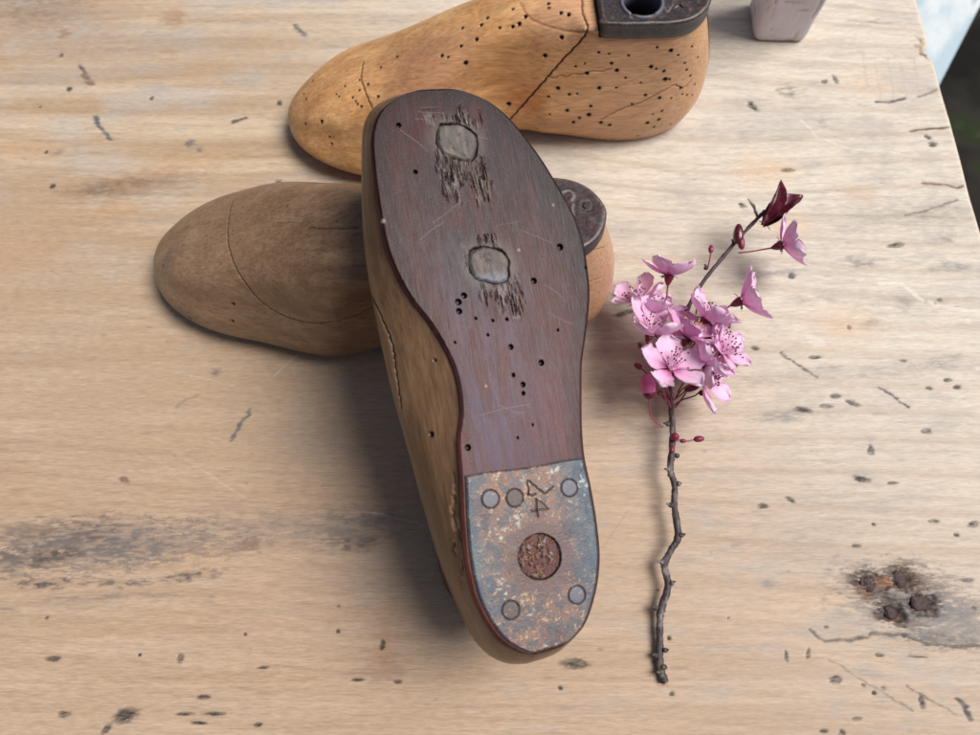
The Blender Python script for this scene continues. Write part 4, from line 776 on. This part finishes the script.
def flower(px, py, z, axis_, openness, R=1.15, spin=0., seed=0, ped=None, stl=.62, yellow=False, petals=None, tint=None):
    ax_ = np.array(axis_, float); ax_ /= np.linalg.norm(ax_); O = W(px, py, z)
    u = np.cross(ax_, (0, 0, 1.) if abs(ax_[2]) < .9 else (0, 1., 0)); u /= np.linalg.norm(u); v = np.cross(ax_, u)
    r = np.random.default_rng(seed)
    # calyx cup, sepals and stalk
    nn, rings = 18, []
    for h, q in ((-.42, .035), (-.36, .08), (-.24, .14), (-.10, .175), (.0, .19), (.03, .17), (-.06, .13), (-.2, .03)):
        an = np.linspace(0, 2*math.pi, nn, endpoint=False); rings.append(O+ax_*h+(u*np.cos(an)[:, None]+v*np.sin(an)[:, None])*q)
    parts = [(np.concatenate(rings), [tuple(f) for f in grid_faces(len(rings), nn, False, True)])]
    for k in range(5):
        an = spin+(k+.5)*2*math.pi/5; d = u*math.cos(an)+v*math.sin(an); s_ = np.cross(ax_, d)
        pts = []
        for t in np.linspace(0, 1, 6):
            wd = .09*(1-t**2)+.005; cpt = O+d*(.16+.22*t)+ax_*(-.03+.03*t-.12*t*t)
            pts += [cpt-s_*wd, cpt+s_*wd-0*ax_, cpt+s_*wd-ax_*.02, cpt-s_*wd-ax_*.02]
        parts.append((np.array(pts), [tuple(f) for f in grid_faces(6, 4, False, True)]))
    cal = mesh('flower', *cat(parts), M_calyx, sp)
    if ped is not None:
        e_ = W(*ped); s0 = O-ax_*.40; mid_ = s0*.55+e_*.45-ax_*.12
        mesh('stalk', *tube([s0, mid_, e_], [.035, .03, .038], 14, 7), M_stalk, cal)
    pts = petals or [dict() for _ in range(5)]
    for k in range(5):
        pk = pts[k] if k < len(pts) else {}
        if pk is None: continue
        an = spin+k*2*math.pi/5+r.normal(0, .07); d = u*math.cos(an)+v*math.sin(an)
        Vp, Fp, Cp = petal_mesh(O, ax_, d, math.radians(openness+pk.get('o', 0)+r.normal(0, 6)), R*pk.get('l', 1)*r.uniform(.93, 1.05), R*.74*pk.get('w', 1)*r.uniform(.9, 1.08), seed*10+k, r.uniform(.1, .9), r.uniform(.14, .30))
        if tint is not None: Cp = lerpc(Cp, tint, np.full(len(Cp), .45))
        mesh('petal', Vp, Fp, M_petal, cal, Cp)
    fl = []; an_ = []
    for k in range(24):
        a_ = r.uniform(0, 6.28); sp_ = math.radians(r.uniform(3, 46)); d = (u*math.cos(a_)+v*math.sin(a_)); dr = ax_*math.cos(sp_)+d*math.sin(sp_); ln = stl*r.uniform(.7, 1.12)
        s0 = O+d*.09; e_ = s0+dr*ln; md = (s0+e_)/2+ax_*.05; fl.append(tube([s0, md, e_], [.02, .017, .014], 6, 5)); an_.append(lump(e_, .036, 1, 8, 6, .3, k))
    fv, ff = cat(fl); av, af = cat(an_); V = np.concatenate([fv, av]); n = len(fv)
    mi = [0]*len(ff)+[1]*len(af)
    mesh('stamens', V, ff+[tuple(q+n for q in f) for f in af], None, cal, mats=[M_fil, M_antY if yellow else M_ant], mi=mi)
    # dark centre
    mesh('centre', *lump(O-ax_*.02, .12, .6, 12, 8, .2, 3), M_stalk, cal)
    return cal
def toward(dx, dy, dz): return (dx, dy, dz)          # dx right, dy up the picture, dz off the table
flower(669, 275, 2.0, toward(.12, .95, .45), 22, 1.1, .3, 11, (666, 308, 1.2), .5)
flower(652, 312, 1.7, toward(.25, .75, .65), 26, 1.15, 1.1, 12, (672, 352, .95))
flower(651, 332, 2.3, toward(.35, .65, .8), 28, 1.3, .5, 13, (672, 378, .95))
flower(688, 337, 2.2, toward(.35, .65, .75), 24, 1.2, 1.9, 14, (676, 372, .95), yellow=True, tint=(.72, .28, .55))
flower(706, 319, 2.0, toward(.45, .65, .6), 26, 1.2, 1.4, 15, (690, 345, 1.0))
flower(741, 301, 1.9, toward(.88, .25, .45), 30, 1.25, .2, 16, (712, 318, 1.1))
flower(782, 245, 1.8, toward(.93, .10, .42), 28, 1.15, .7, 17, (738, 253, 1.4), .4)
flower(671, 368, 2.5, toward(.22, .28, .92), 14, 1.22, .95, 18, (671, 400, .9), .72)
flower(704, 363, 2.2, toward(.78, .42, .55), 22, 1.15, .6, 19, (678, 392, .9))
flower(704, 381, 1.8, toward(.85, -.05, .50), 24, 1.2, 1.1, 20, (676, 397, .9))
flower(713, 336, 1.5, toward(.75, -.2, .55), 18, 1.15, .1, 21, (684, 360, 1.0), tint=(.74, .30, .58))
flower(640, 300, 1.6, toward(-.45, .55, .7), 24, 1.05, .4, 31, (668, 350, .95))
flower(724, 352, 1.7, toward(.65, .1, .75), 20, 1.0, .8, 32, (690, 372, 1.0))
def bud(px, py, z, axis_, r, ln, m, stalk=None, cup=False):
    c_ = W(px, py, z); a_ = np.array(axis_, float); a_ /= np.linalg.norm(a_)
    b = mesh('flower_bud', *sphere_part(c_, a_, r, ln, point=.3), m, sp)
    if cup: mesh('calyx', *cat([sphere_part(c_-a_*ln*.78, a_, r*.66, ln*.52, point=-.3)]), M_calyx, b)
    if stalk is not None: mesh('stalk', *tube([c_-a_*ln*.9]+[W(*q) for q in stalk], [.03]*3, 14, 7), M_stalk, b)
bud(648, 385, 1.5, (-.12, .9, .3), .31, .42, M_budp, [(650, 412, 1.2), (655, 421, 1.0), (663, 427, .85)], True)
bud(638, 366, 1.7, (-.75, .45, .2), .13, .17, M_budr, [(648, 375, 1.5), (660, 392, 1.1), (668, 405, .9)])
bud(711, 249, 1.7, (.1, 1, .2), .115, .17, M_budr, [(709, 263, 1.5), (707, 270, 1.35)])
bud(675, 437, 1.0, (.1, .3, .8), .17, .18, M_budr); bud(672, 449, .95, (-.2, -.6, .3), .11, .15, M_budr)
bud(699, 439, .8, (1, .08, .1), .13, .2, M_budr, [(688, 441, .8), (680, 440, .85), (674, 441, .85)]); bud(683, 441, .85, (1, 0, .1), .085, .12, M_budr)
bud(692, 388, 1.2, (.9, .2, .2), .15, .28, M_budr, [(682, 394, 1.1), (672, 401, .9)]); bud(672, 395, 1.15, (.1, .9, .3), .07, .1, M_budr)
bud(660, 393, 1.2, (-.4, -.6, .5), .11, .15, M_budr, [(664, 396, 1.1), (670, 402, .9)]); bud(703, 393, 1.2, (.9, -.2, .3), .13, .17, M_budr, [(694, 396, 1.1), (682, 400, 1.0), (673, 406, .9)]); bud(697, 300, 1.9, (-.2, 1, .4), .12, .16, M_budr, [(697, 307, 1.6), (696, 314, 1.3)])
mesh('stalk', *cat([tube([W(665, 385, 1.3), W(667, 398, 1.0), W(671, 408, .9)], [.03, .03, .04], 12, 7), tube([W(693, 380, 1.3), W(685, 394, 1.1), W(675, 408, .9)], [.03, .03, .04], 12, 7)]), M_stalk, sp)
def leaf(p0, p1, wd, fold, up_, seed, bend=.15):
    a0 = W(*p0); a1 = W(*p1); d = a1-a0; L_ = np.linalg.norm(d); d /= L_; up_ = np.array(up_, float); s_ = np.cross(d, up_); s_ /= np.linalg.norm(s_); n_ = np.cross(s_, d)
    nu, nv = 24, 15; u = np.linspace(0, 1, nu)[:, None]; v = np.linspace(-1, 1, nv)[None]
    pr = np.interp(u, [0, .12, .35, .6, .82, .95, 1], [.12, .55, .95, 1, .68, .25, .03])*wd/2
    V = a0+d*(u*L_)[..., None]+s_*(v*pr*math.cos(fold))[..., None]+n_*(np.abs(v)*pr*math.sin(fold)+bend*np.sin(u*math.pi)*L_*.4+.02*np.sin(u*14+v*3+seed))[..., None]
    V = V.reshape(-1, 3); nn = grid_normals(V.reshape(nu, nv, 3)).reshape(-1, 3); f = grid_faces(nu, nv); m = nu*nv; ii = np.arange(m).reshape(nu, nv); rg = np.concatenate([ii[:, 0], ii[-1, 1:], ii[-2::-1, -1], ii[0, -2:0:-1]])
    sf = np.stack([rg, np.roll(rg, -1), np.roll(rg, -1)+m, rg+m], -1)
    return np.concatenate([V, V-nn*.025]), np.concatenate([f, f[:, ::-1]+m, sf])
mesh('leaf', *leaf((761, 225, 1.75), (781, 180, 2.3), .95, .8, (.5, -.2, 1), 1), M_leaf, sp)
mesh('leaf', *leaf((763, 224, 1.8), (803, 196, 2.2), 1.05, .45, (.1, .5, 1), 2), M_leaf, sp)
mesh('leaf', *leaf((763, 227, 1.65), (790, 206, 1.9), .55, .7, (-.3, -.5, 1), 5), M_leaf, sp)
mesh('leaf_bud', *sphere_part(W(738.5, 234, 1.75), (.05, 1, .3), .24, .42, point=.55), M_leaf, sp)
mesh('leaf_bud', *sphere_part(W(741, 241, 1.7), (-.1, 1, .3), .16, .35, point=.5), M_calyx, sp)
mesh('leaf_scale', *leaf((757, 219, 1.65), (748, 199, 2.0), .18, .4, (.3, 0, 1), 3), mat('green_scale', base=(.14, .11, .10), rough=.5), sp)
mesh('leaf_scale', *tube([W(759, 221, 1.7), W(766, 224, 1.7), W(770, 230, 1.5)], [.02, .02, .012], 8, 6), M_calyx, sp)
